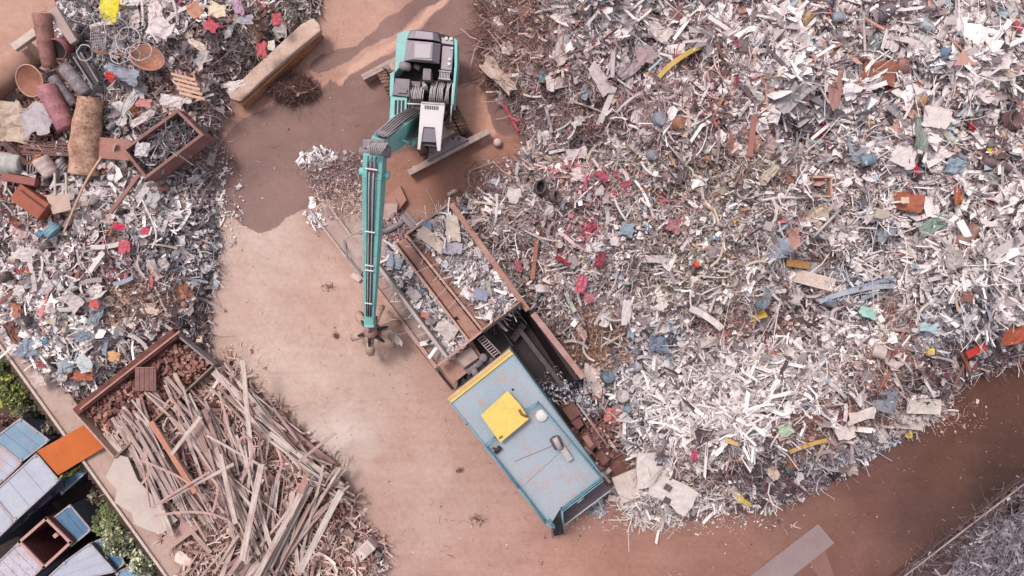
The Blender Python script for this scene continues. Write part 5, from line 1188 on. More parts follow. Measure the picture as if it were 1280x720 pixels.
r, R, c0, k = rbox('ribbed_crate', 40, 206, 14, 24, 0, 2.1, 1.6, mk('dark_mauve', (112,96,106), (92,78,88)), 'dark ribbed crate between mottled drum and pinkish white bin', 'crate')
for i in range(4): t = MB(); a = P(34.5 + i*3.6, 195, 2.13); t.beam(a, P(34.5 + i*3.6, 217, 2.13), .04, .05); t.obj('slat', GREY, r)
cyl('blue_bucket', (60,284,2.1), (70,292,2.0), .3, .34, mk('faded_teal_plastic', (130,166,178), (110,148,162), .7, 2, .5), 'faded teal bucket below the old cream chair', 'bucket', None, open_=False)
cyl('blue_bottle', (46,290,2.2), (54,294,2.1), .12, .14, mscrap((110,150,180)), 'small blue bottle just left of the faded teal bucket', 'bottle', None)
sheetobj('yellow_shell', 139, 11, 26, 28, 12, 2.4, mk('yellow_plastic', (226,208,50), (206,186,40), .6, 2, .5, 0, (170,150,90), .2, .1), 'bright yellow plastic seat shell at the top edge', 'seat', .05, .03, cut=.2, curl=.12)
dish('orange_drum_shell', 184, 72, .62, 2.3, (-.5, .5), mk('orange_flaking_shell', (196,124,84), (190,140,124), 1, 2, .7, 0, (210,170,160), .4), mk('shell_rim', (206,160,146)), 'orange and pink broken drum shell right of the wire rings', 'drum')
def wring(px, py, r, z, tilt, label, c=(206,198,204), rr=.022, grp=None):
    M = Matrix.Translation(P(px, py, z)) @ Matrix.Rotation(tilt[0], 4, 'X') @ Matrix.Rotation(tilt[1], 4, 'Y'); ns = 28
    t = MB(); t.tube([M @ Vector((r*math.cos(2*PI*i/ns), r*math.sin(2*PI*i/ns), .03*math.sin(5*i))) for i in range(ns+1)], rr, 6, False)
    return tag(t.obj('wire_ring', mscrap(c)), label, 'ring', grp)
for (x, y, r_, lab) in ((124,22,.27,'small wire ring just below the yellow seat shell'),(106,66,.3,'wire ring below the wire basket by the black frame'),(150,70,.34,'left wire ring in front of the orange drum shell'),
    (166,68,.26,'small wire ring inside the orange drum shell'),(176,64,.4,'large wire ring around the orange drum shell'),(172,30,.26,'dark centred wire ring right of the yellow seat'),(146,36,.4,'large thin wire ring right of the wire basket'),
    (264,178,.22,'thin wire ring on wet soil beside the clippings box'),(160,50,.5,'very large thin wire hoop above the orange drum shell')):
    wring(x, y, r_, 2.6 if y < 150 else .1, (RNG.normal(0,.3), RNG.normal(0,.3)), lab)
wb = empty('wire_basket', P(121, 46, 2.2), 'silver wire basket like a trolley below the yellow seat shell', 'basket')
for zz in (2.3, 2.7):
    cn = [P(x, y, zz) for x, y in ((114,33),(134,31),(131,61),(113,63))]
    t = MB(); t.tube(cn + [cn[0]], .02, 6); t.obj('rim_wire', LGREY, wb)
for i in range(9): 
    f = i / 8; t = MB(); t.tube([P(114,33,2.7).lerp(P(134,31,2.7), f), P(114,33,2.3).lerp(P(134,31,2.3), f), P(113,63,2.3).lerp(P(131,61,2.3), f), P(113,63,2.7).lerp(P(131,61,2.7), f)], .012, 5); t.obj('wire', LGREY, wb)
for i in range(1, 8):
    f = i / 8; t = MB(); t.tube([P(114,33,2.3).lerp(P(113,63,2.3), f), P(134,31,2.3).lerp(P(131,61,2.3), f)], .012, 5); t.obj('wire', LGREY, wb)
sheetobj('blue_grey_sheet', 152, 92, 44, 18, 18, 2.3, mscrap((158,164,182)), 'blue grey bent sheet below the orange drum shell', 'metal sheet', .1, cut=.2)
sheetobj('red_rag', 137, 95, 13, 10, 30, 2.6, mscrap((196,56,50)), 'bright red rag left of the blue grey bent sheet', 'rag', .15, cut=.3)
pl = empty('broken_pallet', P(232, 104, 2.0), 'broken orange cream wooden pallet above the clippings box', 'pallet')
for i in range(5): t = MB(); t.beam(P(214+i*2.5,92+i*6,2.3), P(244+i*3,100+i*6,2.3), .1, .03); t.obj('slat', mk('pallet_wood', (216,172,148), (196,150,128)), pl)
for i in range(3): t = MB(); t.beam(P(220+i*11,88+i*2,2.24), P(230+i*11,122+i*2,2.24), .08, .08); t.obj('bearer', mk('pallet_wood_dark', (186,136,114)), pl)
bx = empty('clippings_box', P(203, 180, 0), 'open rusty steel box of dark grey metal clippings', 'box')
walls(bx, [(154.6,187),(221.7,138.5),(252,168.5),(182,221.5)], 2.4, 1.4, .12, mk('mauve_rusty_box', (158,116,112), (136,96,92), 1, 2, .8), 'side')
t = MB(); t.prism([P(156,187,1.6),P(221.7,140,1.6),(P(250,168.5,1.6)),P(182,220,1.6)], 1.4); t.obj('floor', INNER, bx)
px, py = q_(1300, (172,190), (221,150), (243,170), (188,212))
stuff('metal_clippings', 'dark grey and silver curled clippings in the open rusty box', px, py, np.where(RNG.random(1300) < .6, 'dark', 'silver'), size_law(1300, np.full(1300, .26)), np.tile([3., .6, .4, 5], (1300, 1)), lambda x, y: np.full(len(x), 1.9), (-.2, .3))
sheetobj('white_foam', 177, 187, 14, 17, 10, 2.4, mscrap((214,214,220)), 'white crumpled foil lump in the left end of the clippings box', 'foil', .12, .08, cut=.3)
strip3([(190,219,1.3),(215,208,1.4),(240,190,1.4),(254,177,1.3)], .42, mk('red_brown_plate', (146,84,70), (120,66,56), 1, 2), 'long red brown curved plate under the clippings box', 'plate', 'curved_plate', .05)
strip3([(252,178,1.5),(225,204,1.5),(205,218,1.5)], .06, mscrap((222,200,180)), 'thin cream batten beside the red brown curved plate', 'batten', 'batten', .04)
sheetobj('brown_card', 142, 186, 42, 26, 5, 2.2, mk('brown_card', (176,124,110), (160,108,96)), 'flat brown card panel between split log and clippings box', 'panel', .02)
strip3([(127,196,2.6),(105,232,2.5),(80,290,2.1)], .07, mscrap((206,168,146)), 'long thin cream pole crossing above the white crumpled foil', 'pole', 'pole', .06)
strip3([(174,218,2.3),(158,240,2.3),(138,266,2.1)], .14, mscrap((160,110,104)), 'brown beam pointing down left from the clippings box', 'beam', 'brown_beam', .1)
sheetobj('fallen_tile', 264, 199, 9, 16, 18, .08, mscrap((214,196,192)), 'white tile lying alone on wet soil right of the clippings box', 'tile', .01, .04)
rb_ = empty('root_ball', P(362, 112, 0), 'dark hairy brown tangle lying on the ground below the long log', 'wire tangle')
a = RNG.uniform(0, 2*PI, 4200); r_ = RNG.random(4200) ** .6; px = 364 + 33 * r_ * np.cos(a) + 4 * np.sin(3 * a); py = 111 + 16 * r_ * np.sin(a)
PAL['hair'] = [((96,66,62),4),((70,46,44),4),((126,94,88),3),((154,120,112),2)]; PALN['hair'] = (lin_arr([c for c, _ in PAL['hair']]) * ALB, np.array([4,4,3,2]) / 13)
V = []; ob_ = stuff('tangled_wire', None, px, py, np.full(4200, 'hair'), size_law(4200, np.full(4200, .13)), np.tile([.8, 0.3, .8, 9], (4200, 1)), lambda x, y: .55 * (.5 + fbm(x * .12, y * .12, 3)) * np.clip(1 - ((x - 364) / 34) ** 2 - ((y - 111) / 17) ** 2, 0, 1), (-.05, .06), .25, None, None, None)
ob_.data.transform(Matrix.Translation(-rb_.location)); ob_.parent = rb_
for (x, y, w_, h_, a_, z_, c, lab, cat, nm) in [
 (200,36,30,24,20,2.5,(222,210,214),'white crumpled foil bundle right of the dark centred ring','foil','foil_bundle'),
 (264,32,18,14,30,2.3,(190,70,84),'crimson rag near the top edge on the left heap','rag','crimson_rag'),
 (272,12,22,18,10,2.4,(224,206,182),'cream board at the top edge right of the white foil','board','cream_board'),
 (297,8,10,22,-15,2.3,(196,160,188),'pale mauve plastic piece at the top edge of the left heap','plastic','mauve_plastic'),
 (247,56,26,9,30,2.3,(214,196,186),'cream batten block in the middle of the upper left heap','block','cream_block'),
 (243,12,20,18,60,2.3,(196,140,116),'orange tan panel near the top edge of the left heap','panel','tan_board'),
 (345,24,11,14,0,1.9,(186,80,88),'upper red bag near the long log','bag','red_bag'),
 (327,61,12,18,0,1.9,(190,76,86),'lower red bag touching the long log','bag','red_bag'),
 (339,57,9,12,0,1.9,(224,212,206),'white box touching the lower red bag','box','white_box'),
 (294,106,24,10,-12,1.6,(226,216,212),'white bent board at the lower end of the long log','board','white_board'),
 (305,24,20,12,0,2.1,(176,170,184),'grey blue bag near the top of the left heap','bag','grey_bag'),
 (160,130,30,10,-60,2.4,(204,200,204),'pale upright panel right of the split bark log','panel','pale_board'),
 (178,128,22,12,20,2.3,(196,132,132),'pinkish folded metal above the clippings box','metal sheet','pink_metal'),
 (213,127,28,14,10,2.4,(222,212,212),'white flat foil piece directly above the clippings box','foil','white_foil'),
 (177,148,34,8,-30,2.4,(214,204,202),'long white strip along the upper side of the clippings box','strip','white_strip'),
 (190,250,14,20,20,1.8,(190,188,192),'grey sheet right of the brown beam','metal sheet','grey_sheet'),
 (176,240,12,20,30,1.9,(222,214,210),'white panel at the tip of the brown beam','panel','white_board_piece'),
 (148,283,16,8,10,2.1,(196,44,82),'crimson scrap among white strips in the left heap','scrap metal','crimson_scrap'),
 (181,288,10,9,0,2.0,(200,56,90),'crimson lump right of the crimson scrap in the left heap','scrap metal','crimson_lump'),
 (155,308,14,14,0,2.0,(190,80,96),'rosy lump below the crimson scrap in the left heap','scrap metal','rosy_lump'),
 (55,388,18,10,-30,1.9,(222,160,152),'salmon bent strip low in the left heap','strip','salmon_strip'),
 (118,380,12,8,20,2.0,(214,90,90),'salmon red piece left of the golden tangle','scrap metal','salmon_piece'),
 (190,388,16,8,20,1.9,(222,196,184),'cream lump in the golden brown tangle','lump','cream_lump'),
 (90,375,26,16,40,2.0,(196,184,186),'light grey panel left of the golden brown tangle','panel','light_panel'),
 (55,425,10,12,0,1.4,(70,140,178),'small bright blue box near the lower left corner of the heap','box','blue_box'),
 (103,420,16,12,0,1.7,(128,142,160),'slate blue lump at the lower part of the left heap','lump','slate_lump'),
 (103,470,24,11,8,1.1,(178,98,76),'rust orange plate by the upper corner of the brick skip','plate','rust_plate'),
 (142,445,14,12,10,1.4,(214,164,116),'amber cube between left heap and brick skip','box','amber_cube'),
 (105,455,18,18,50,1.3,(196,206,214),'bluish white folded sheet above the rust orange plate','metal sheet','folded_sheet'),
 (25,440,9,9,0,.9,(190,80,84),'red lid at the lower left foot of the heap','lid','red_disc'),
 (50,455,11,9,0,.9,(180,84,88),'dark red cup right of the red lid','cup','red_cup'),
 (46,474,20,14,60,.8,(214,196,192),'cream shard by the yard wall at the heap foot','shard','cream_shard'),
 (28,432,9,8,0,1.3,(226,212,206),'white cube above the red lid','box','white_cube'),
 (23,364,12,14,20,2.0,(222,214,212),'round white pad at the left heap edge','pad','white_pad'),
 (30,318,24,18,20,2.2,(212,204,206),'white crumpled sheet below the blue bottle','foil','crumpled_foil'),
 (198,506,0,0,0,0,None,'','','')][:-1]:
    sheetobj(nm, x, y, w_, h_, a_, z_ + .12, mscrap(c), lab, cat, .08, .05 if cat in ('box','bag','lump','lid','cup','pad') else .02, cut=.25)
strip3([(60,365,2.2),(52,395,2.0),(56,420,1.6)], .1, mscrap((220,140,136)), 'wavy salmon band hanging down the lower left heap', 'strip', 'salmon_band')
strip3([(178,250,2.2),(195,290,2.1),(190,310,2)], .06, mscrap((228,220,220)), 'thin white curved rod across the crimson scrap', 'rod', 'curved_rod', .04)
blob(520, 275, 250, 30, 70, 'white', .13, (3, 2, 3, 1), 'soil_litter', 'pale litter strewn on wet soil right of the left heap', (0, .06), .8, .02)
blob(200, 400, 195, 24, 10, 'white', .2, (3, 2, 1, 2), 'soil_litter', 'scattered pale scraps on the wet soil left of the excavator stick', (0, .06), .8, .02)
blob(900, 620, 225, 42, 32, 'pinkgrey', .12, (2, 1, 3, 3), 'soil_litter', 'fine litter on brown soil at the heap edge near the excavator', (0, .04), 1.2, .02)
blob(350, 850, 655, 150, 14, 'white', .09, (3, 1, 3, 3), 'soil_litter', 'tiny white shreds along the lower edge of the great heap', (0, .04), 1.0, .02)
blob(420, 1180, 520, 60, 26, 'rustwire', .12, (2, 1, 3, 3), 'soil_litter', 'small rusty shreds at the right foot of the great heap', (0, .04), 1.0, .02)
blob(260, 300, 480, 40, 60, 'wood', .12, (3, 1, 2, 2), 'wood_splinters', 'small wood splinters along the timber heap edge', (0, .04), 1.0, .02)
blob(260, 405, 590, 45, 30, 'wood', .14, (5, 1, 1, 2), 'wood_splinters', 'pale splinters at the right tip of the timber heap', (0, .06), 1.0, .02)
for (x, y, rx, ry) in ((410,358,9,7),(597,650,14,9),(575,588,5,3),(420,420,3,2),(980,466,3,2)):
    blob(90, x, y, rx, ry, 'hair', .07, (2, 1, 3, 3), 'dirt_crumbs', 'small patch of dark crumbs on the bare soil', (0, .03), .8, .02)

px = RNG.uniform(250, 720, 2600); py = RNG.uniform(20, 715, 2600); z_ = surf(px, py); ok = (z_ < .02) & (px > 262 + .9 * np.clip(py - 450, 0, 300)); px, py = px[ok], py[ok]
o = stuff('yard_grit', 'tiny shreds and grit trodden into the bare yard', px, py, np.where(RNG.random(len(px)) < .5, 'hair', 'wood'), size_law(len(px), np.full(len(px), .05)), np.tile([2., 1, 4, 2], (len(px), 1)), lambda x, y: np.full(len(x), .0), (0, .03), .1)
px = RNG.uniform(700, 1280, 1800); py = RNG.uniform(440, 720, 1800); z_ = surf(px, py); ok = z_ < .02; px, py = px[ok], py[ok]
o = stuff('lane_grit', 'tiny dark grit and shreds trodden into the brown lane', px, py, np.where(RNG.random(len(px)) < .7, 'hair', 'wood'), size_law(len(px), np.full(len(px), .05)), np.tile([2., 1, 4, 2], (len(px), 1)), lambda x, y: np.full(len(x), .0), (0, .03), .1)
# ------------------------------------------------------------------ single pieces one can make out on the great heap
LM = []      # landmarks (x, y, phrase) used to say where the lesser pieces lie
def reg(x, y, ph): 
    if ph: LM.append((x, y, ph))
def sheet(nm, x, y, w, h, ang, c, lab, cat, crump=.07, th=.02, lm=None, off=.58, curl=0.0, cut=.22):
    z = float(surf(x, y, off)); reg(x, y, lm)
    return sheetobj(nm, x, y, w, h, ang, z, mscrap(c), lab, cat, crump, th, cut=cut, curl=curl)
def bar(nm, x, y, L, w, ang, c, lab, cat, bend=0.0, lm=None, off=.6, th=.05):
    z = float(surf(x, y, off)); reg(x, y, lm); a = math.radians(ang); pts = []
    for u in (-.5, -.2, .2, .5):
        xx = x + math.cos(a) * u * L - math.sin(a) * bend * L * (4 * u * u - .5); yy = y + math.sin(a) * u * L + math.cos(a) * bend * L * (4 * u * u - .5)
        pts.append((xx, yy, .5 * z + .5 * float(surf(xx, yy, off))))
    k = (1 - z / H) / S
    return strip3(pts, w * k, mscrap(c), lab, cat, nm, th)
def drum(nm, x, y, r, L, ang, tilt, c, lab, cat, lm=None, off=.55, lid=None, open_=False):
    """r, L in photo px; tilt = 90 lying, 0 standing"""
    c = tuple(v * .7 + g_ * .3 for v, g_ in zip(c, (168, 152, 150)))
    z = float(surf(x, y, off)); reg(x, y, lm); k = (1 - z / H) / S; R_, L_ = r * k, L * k; a = -math.radians(ang); t_ = math.radians(tilt)
    d = Vector((math.cos(a) * math.sin(t_), math.sin(a) * math.sin(t_), math.cos(t_))); c0 = P(x, y, z) - d * L_ * .5; M = axisM(c0, d)
    r0 = empty(nm, c0, lab, cat)
    t = MB()
    if open_: prof = [(0, 0), (R_, 0), (R_, L_*.33), (R_*1.03, L_*.36), (R_, L_*.39), (R_, L_*.9), (R_*1.04, L_), (R_*.9, L_), (R_*.88, L_*.15), (0, L_*.15)]
    else: prof = [(0, 0), (R_*.97, 0), (R_, L_*.03), (R_, L_*.33), (R_*1.03, L_*.36), (R_, L_*.39), (R_, L_*.63), (R_*1.03, L_*.66), (R_, L_*.69), (R_, L_*.97), (R_*1.02, L_), (R_*.92, L_), (R_*.9, L_*.985), (0, L_*.985)]
    t.lathe(prof, M, 22); sq = RNG.uniform(.7, .95); ph = RNG.uniform(0, 9); xa = M.to_3x3() @ Vector((math.cos(ph), math.sin(ph), 0))
    t.v = [v - xa * ((v - c0).dot(xa)) * (1 - sq) + Vector((0,0,1)) * R_ * .14 * math.sin(7 * (v.x + ph) / R_ * .5) for v in t.v]; t.obj('body', mscrap(c), r0)
    t = MB()
    if open_: t.lathe([(0, L_*.3), (R_*.86, L_*.28)], M, 18); t.obj('inside', BLACK, r0)
    else: t.lathe([(0, L_*1.0), (R_*.85, L_*.997), (R_*.88, L_*.98)], M, 20); t.obj('lid', mscrap(lid or tuple(min(235, v * 1.08) for v in c)), r0)
    return r0
W1, W2, W3, CR = (226,218,218), (214,206,208), (198,188,192), (220,204,192)
sheet('bent_sheet', 702,57,17,44,10,(214,202,200),'pale upright bent panel in the brown wire part near the top','panel',lm='the pale upright bent panel')
sheet('broken_casing', 622,93,54,18,48,(206,186,176),'long cream broken casing at the heap edge beside wet soil','casing',.12,.06,lm='the long cream broken casing')
sheet('pale_sheet', 698,101,32,22,-4,(212,200,198),'pale sheet right of the small teal box','metal sheet',lm='the pale sheet by the small teal box')
drum('teal_box', 679,96,6,14,90,30,(98,132,144),'small teal tin between broken casing and pale sheet','tin')
sheet('leaning_board', 750,99,40,15,56,(204,192,192),'long pale panel leaning with its twin strip in a V shape','panel',.03,lm='the long pale leaning panel')
bar('white_strip', 759,131,48,7,112,W2,'white strip forming the lower leg of the V shape','strip')
bar('upright_strip', 766,80,34,5,92,W3,'narrow grey strip above the V shape','strip')
bar('yellow_bar', 848,76,64,6,-36,(208,180,96),'bent yellow bar near the top middle','bar',.06,lm='the bent yellow bar')
drum('blue_barrel', 823,149,9,12,0,20,(126,142,160),'slate blue round barrel beside the rust orange pot','barrel',lm='the slate blue barrel')
drum('rust_pot', 848,154,8,10,0,25,(164,102,74),'rust orange pot right of the slate blue barrel','pot',open_=False)
drum('blue_barrel', 815,193,7,10,20,30,(150,164,182),'smaller blue barrel below the slate blue one','barrel')
drum('black_drum', 675,234,9,16,0,10,(70,60,64),'open black drum with a dark hole near the wire frame','drum',lm='the open black drum',open_=True)
drum('dark_bucket', 693,246,8,12,0,40,(80,66,70),'second dark bucket just right of the open black drum','bucket',open_=True)
bar('red_pole', 638,146,40,3.2,62,(196,52,78),'thin crimson pole at the heap edge by the wet soil','pole',0,lm='the thin crimson pole',off=.3)
t = MB(); p = P(622,178,.18); t.lathe([(.18*math.sin(PI*i/12), -.18*math.cos(PI*i/12)) for i in range(13)], Matrix.Translation(p), 20)
tag(t.obj('white_ball', mscrap((224,200,190))), 'white ball on the wet soil right of the outrigger blade', 'ball')
wf = MB(); wf.tube([P(x, y, z) for x, y, z in ((593,238,.05),(586,229,.06),(586,214,.1),(616.5,202,.25),(628,214,.2),(650,226,.8))], .022, 6)
tag(wf.obj('bent_rod', mscrap((222,196,186))), 'pale rod bent into an open frame on the wet soil edge', 'rod')
t = MB()
for i in range(9): x = 553 + i; 
pw = MB(); pw.tube([P(560,244,.05), P(566,240,.1), P(571,238,.05)], .1, 8); tag(pw.obj('white_lump', mscrap((230,212,204))), 'small white lump on the soil above the wide rusty container', 'lump')
sheet('crumpled_foil', 825,42,28,22,20,W1,'big white crumpled foil left of the top middle','foil',.14,lm='the big white crumpled foil')
sheet('mauve_sheet', 807,68,28,22,-15,(180,158,164),'mauve grey sheet just left of the bent yellow bar','metal sheet')
sheet('mauve_sheet', 786,88,30,14,-35,(176,158,164),'mauve grey panel between V shape and bent yellow bar','panel')
sheet('white_block', 720,192,26,14,-8,W2,'white bent block under the brown wire area','block',.08,.06,lm='the white bent block')
sheet('rust_plate', 1098,90,42,30,18,(158,102,82),'large orange brown rusty plate in the upper right','plate',.06,.03,lm='the large orange brown plate')
drum('brown_drum', 1130,83,10,18,10,80,(166,108,102),'pinkish brown drum touching the large orange brown plate','drum',lm='the pinkish brown drum')
sheet('brown_board', 1044,110,16,56,8,(166,124,118),'upright brown board left of the large orange brown plate','board',.02,.03,lm='the upright brown board')
sheet('long_grey_sheet', 993,120,58,22,-38,(192,186,190),'long light grey curved sheet left of the upright brown board','metal sheet',.05,lm='the long grey curved sheet',curl=.1)
sheet('white_board_piece', 1007,146,28,15,-30,W1,'white oblong panel just below the long grey curved sheet','panel')
drum('blue_tin', 1048,21,8,14,0,85,(136,160,180),'light blue tin near the top edge in the upper right','tin',lm='the light blue tin')
sheet('teal_sheet', 1096,45,15,38,12,(144,164,170),'bent greyish teal sheet above the large orange brown plate','metal sheet',.1,lm='the bent teal sheet')
sheet('white_plate', 1116,50,16,28,8,W1,'white upright plate right of the bent teal sheet','plate',.03)
drum('grey_tub', 1105,16,10,20,150,80,(116,110,124),'dark grey tub at the top edge above the bent teal sheet','tub',lm='the dark grey tub')
bar('thin_rail', 1080,42,54,3,87,W2,'long thin pale rail standing left of the bent teal sheet','rail')
drum('blue_can', 1085,200,7,17,-10,85,(110,142,172),'blue ribbed can lying in the right middle heap','can',lm='the blue ribbed can')
sheet('white_flat', 1130,196,30,24,20,W1,'big white flat sheet right of the blue ribbed can','metal sheet',.05,lm='the big white flat sheet')
sheet('scarlet_rag', 1115,109,13,11,0,(196,34,58),'scarlet rag at the foot of the large orange brown plate','rag',.2,.04)
sheet('crimson_strip', 1218,163,8,26,-25,(190,52,74),'crimson twisted strip left of the white slatted grille','strip',.2)
sheet('crimson_shard', 1145,213,8,14,-25,(192,28,58),'crimson shard right below the big white flat sheet','shard',.1)
gr_ = empty('slatted_grille', PS(1235,164,.4), 'white slatted grille near the right edge', 'grille'); reg(1235,164,'the white slatted grille'); z = gr_.location.z
for i in range(7):
    t = MB(); t.beam(P(1226+i*2.4,157+i*.2,z+.04), P(1230+i*2.4,174-i*.6,z+.04), .045, .03); t.obj('slat', mscrap(W1), gr_)
for (a, b) in (((1225,157),(1243,157)),((1229,174),(1246,170))): t = MB(); t.beam(P(*a,z), P(*b,z), .05, .05); t.obj('frame_bar', mscrap(W1), gr_)
sheet('yellow_scrap', 1242,183,18,6,-42,(220,200,60),'small yellow scrap below the white slatted grille','scrap metal')
drum('dark_barrel', 1245,205,9,34,20,85,(106,86,92),'dark mauve barrel lying near the right edge','barrel',lm='the dark mauve barrel')
drum('silver_can', 1240,226,8,16,100,75,(140,144,146),'silver grey can just below the dark mauve barrel','can')
cr_ = empty('wooden_crate', PS(1022,232,.35), 'open pinkish wooden crate frame in the right middle', 'crate'); reg(1022,232,'the open wooden crate'); z = cr_.location.z
for a, b in (((1009,222),(1037,222)),((1037,222),(1037,246)),((1037,246),(1009,246)),((1009,246),(1009,222))): t = MB(); t.beam(P(*a,z+.15), P(*b,z+.15), .06, .3); t.obj('side', mscrap((208,164,146)), cr_)
drum('blue_pail', 1182,67,7,11,40,50,(86,130,172),'clear blue pail in the upper right corner area','pail',lm='the clear blue pail')
sheet('blue_sack', 1195,207,22,16,10,(148,168,184),'bluish crumpled sack left of the dark mauve barrel','sack',.16,.04,lm='the bluish crumpled sack')
bar('brown_pipe', 940,170,52,7,97,(164,112,104),'brown pipe standing out in the upper middle heap','pipe',lm='the brown pipe')
sheet('green_sack', 1152,166,16,42,6,(138,150,144),'greenish grey sack between big white sheets','sack',.14,.06,lm='the greenish grey sack')
sheet('white_board', 1271,17,24,34,-25,W1,'large white board cut by the top right corner of the photo','board',.03,lm='the large corner board')
sheet('square_sheet', 1170,147,30,27,15,W1,'white square sheet above the greenish grey sack','metal sheet',.04,lm='the white square sheet')
bar('broad_board', 1252,118,54,14,-8,W1,'broad white horizontal panel at the right edge','panel',lm='the broad white edge panel')
drum('scarlet_tin', 1272,33,5,14,60,80,(186,48,70),'dark red tin under the large corner board','tin')
drum('blue_white_drum', 1116,137,7,9,0,30,(120,152,176),'small blue drum below the scarlet rag','drum',lm='the small blue drum under the scarlet rag')
sheet('pink_rag', 1033,155,16,8,-30,(192,62,104),'magenta rag right of the white oblong panel','rag',.2,.03)
sheet('rose_rag', 1022,167,20,8,10,(190,92,118),'rose pink rag below the magenta rag','rag',.2,.03)
drum('amber_can', 1153,127,6,12,120,75,(196,152,96),'amber can above the white square sheet','can')
drum('brown_bin', 1264,151,12,16,0,15,(98,70,68),'open dark brown bin at the right edge','bin',lm='the open dark brown bin',open_=True)
sheet('blue_box_piece', 784,287,17,17,12,(138,156,172),'blue grey flattened box in the middle left of the heap','box',.05,.1,lm='the blue grey flattened box')
sheet('white_brick', 818,324,28,9,0,W2,'white oblong block lying level in the middle of the heap','block',.02,.08,lm='the white oblong block')
t = MB(); p = PS(872,330,.45); t.lathe([(.16*math.sin(PI*i/10), -.16*math.cos(PI*i/10)) for i in range(11)], Matrix.Translation(p), 16); tag(t.obj('orange_ball', mscrap((206,86,62))), 'orange red ball in the middle of the great heap', 'ball'); reg(872,330,'the orange red ball')
bar('white_curved_strip', 883,397,48,8,33,W1,'curved white strip in the lower middle of the heap','strip',.05,lm='the curved white strip')
sheet('rose_cloth', 726,355,13,24,12,(196,104,124),'rose pink cloth right of the orange pole','cloth',.12,.03,lm='the rose pink cloth')
bar('orange_pole', 669,318,62,5,97,(190,124,108),'salmon orange pole standing near the wide rusty container','pole',lm='the salmon orange pole')
sheet('narrow_board', 783,390,11,28,4,W2,'narrow white upright panel above the golden brown tangle','panel',.02,lm='the narrow white upright panel')
sheet('white_square', 645,245,20,19,4,W1,'clean white square panel left of the open black drum','panel',.02,.06,lm='the clean white square panel')
sheet('slate_cluster', 823,431,26,20,0,(122,136,160),'slate blue lump of plastic right of the golden brown tangle','plastic',.16,.08,lm='the slate blue plastic lump')
drum('blue_cylinder', 952,380,7,9,0,25,(104,136,160),'small round blue tin in the lower middle heap','tin',lm='the small round blue tin')
sheet('oval_pan', 890,427,28,12,-8,(206,196,190),'pale oval pan below the curved white strip','pan',.08,.05,lm='the pale oval pan',curl=-.15)
sheet('white_bit', 677,360,16,9,0,W1,'white oblong bit at the foot of the salmon orange pole','scrap metal',.03,.05)
bar('pale_green_strip', 713,378,26,5,65,(198,208,198),'pale green ribbed strip above the hopper rail','strip')
for i, (x, y, w, h, a, lab) in enumerate(((752,220,16,9,40,'magenta scrap highest of the red group in the heap middle'),(737,285,20,10,-40,'magenta bent scrap left of the blue grey flattened box'),(750,326,10,22,20,'dark crimson scrap below the blue grey flattened box'),(648,332,8,14,0,'rose scrap touching the right rail of the wide rusty container'),
    (703,326,22,6,30,'crimson strip between salmon orange pole and dark crimson scrap'),(783,230,16,7,-20,'magenta strip right of the highest magenta scrap'),(843,284,20,12,30,'dusty pink sheet left of the orange red ball'),(868,569,7,12,0,'bright magenta bit in the lower heap'),(737,372,14,12,0,'pink lump below the rose pink cloth'))):
    sheet('red_scrap', x, y, w, h, a, [(178,84,106),(174,78,98),(146,60,76),(196,112,128),(170,70,88),(178,84,106),(180,126,136),(196,80,116),(188,118,130)][i], lab, 'scrap metal', .15)
sheet('cream_casing', 1017,350,54,17,15,(222,206,198),'long cream oblong casing right of the heap centre','casing',.015,.14,lm='the long cream casing',cut=.03,off=.85)
sheet('green_sheet', 1166,281,34,15,-30,(128,158,144),'green folded sheet in the right part of the heap','metal sheet',.06,lm='the green folded sheet')
drum('brown_sack', 1207,296,10,32,-40,85,(150,106,98),'brown sack shaped drum right of the green folded sheet','drum',lm='the brown sack shaped drum')
sheet('rust_tray', 1134,252,36,22,12,(172,102,78),'rust orange tray with a small white square on it','tray',.05,.04,lm='the rust orange tray')
sheet('small_tile', 1131,250,10,8,0,(226,206,180),'small cream square tile on the rust orange tray','tile',.01,.03,off=.75)
sheet('rust_shard', 1199,240,12,32,10,(176,98,62),'upright orange rust shard left of the silver grey can','shard',.08,lm='the upright orange rust shard')
sheet('red_bent_sheet', 1247,249,26,12,-25,(204,72,56),'bright red bent sheet under the silver grey can','metal sheet',.12,lm='the bright red bent sheet')
rg = empty('ring_wheel', PS(1049,395,.45), 'white ring shaped wheel with dark centre', 'wheel'); reg(1049,395,'the white ring shaped wheel'); z = rg.location.z
t = MB(); ns = 24; t.tube([P(1049,395,z) + Vector((.28*math.cos(2*PI*i/ns), .28*math.sin(2*PI*i/ns), 0)) for i in range(ns+1)], .085, 8, False); t.obj('rim', mscrap(W3), rg)
t = MB(); t.lathe([(0,.02),(.2,0),(.2,-.05)], Matrix.Translation(rg.location), 16); t.obj('hub', mscrap((110,96,98)), rg)
drum('blue_pot', 1038,376,8,10,0,20,(134,154,174),'blue grey pot touching the white ring shaped wheel','pot',lm='the blue grey pot')
bar('bluish_beam', 1070,365,96,6,-12,(176,186,202),'long bluish white beam above the ring shaped wheel','beam',.05,lm='the long bluish beam')
bar('bluish_beam', 1080,358,80,4,-16,(150,164,190),'thinner blue beam lying beside the long bluish white one','beam',.03)
sheet('aqua_sheet', 1085,391,21,12,20,(164,208,200),'pale aqua sheet right of the ring shaped wheel','metal sheet',.08,lm='the pale aqua sheet')
sheet('aqua_scrap', 1162,410,24,11,10,(176,206,214),'light aqua blue scrap in the lower right heap','scrap metal',.1,lm='the light aqua scrap')
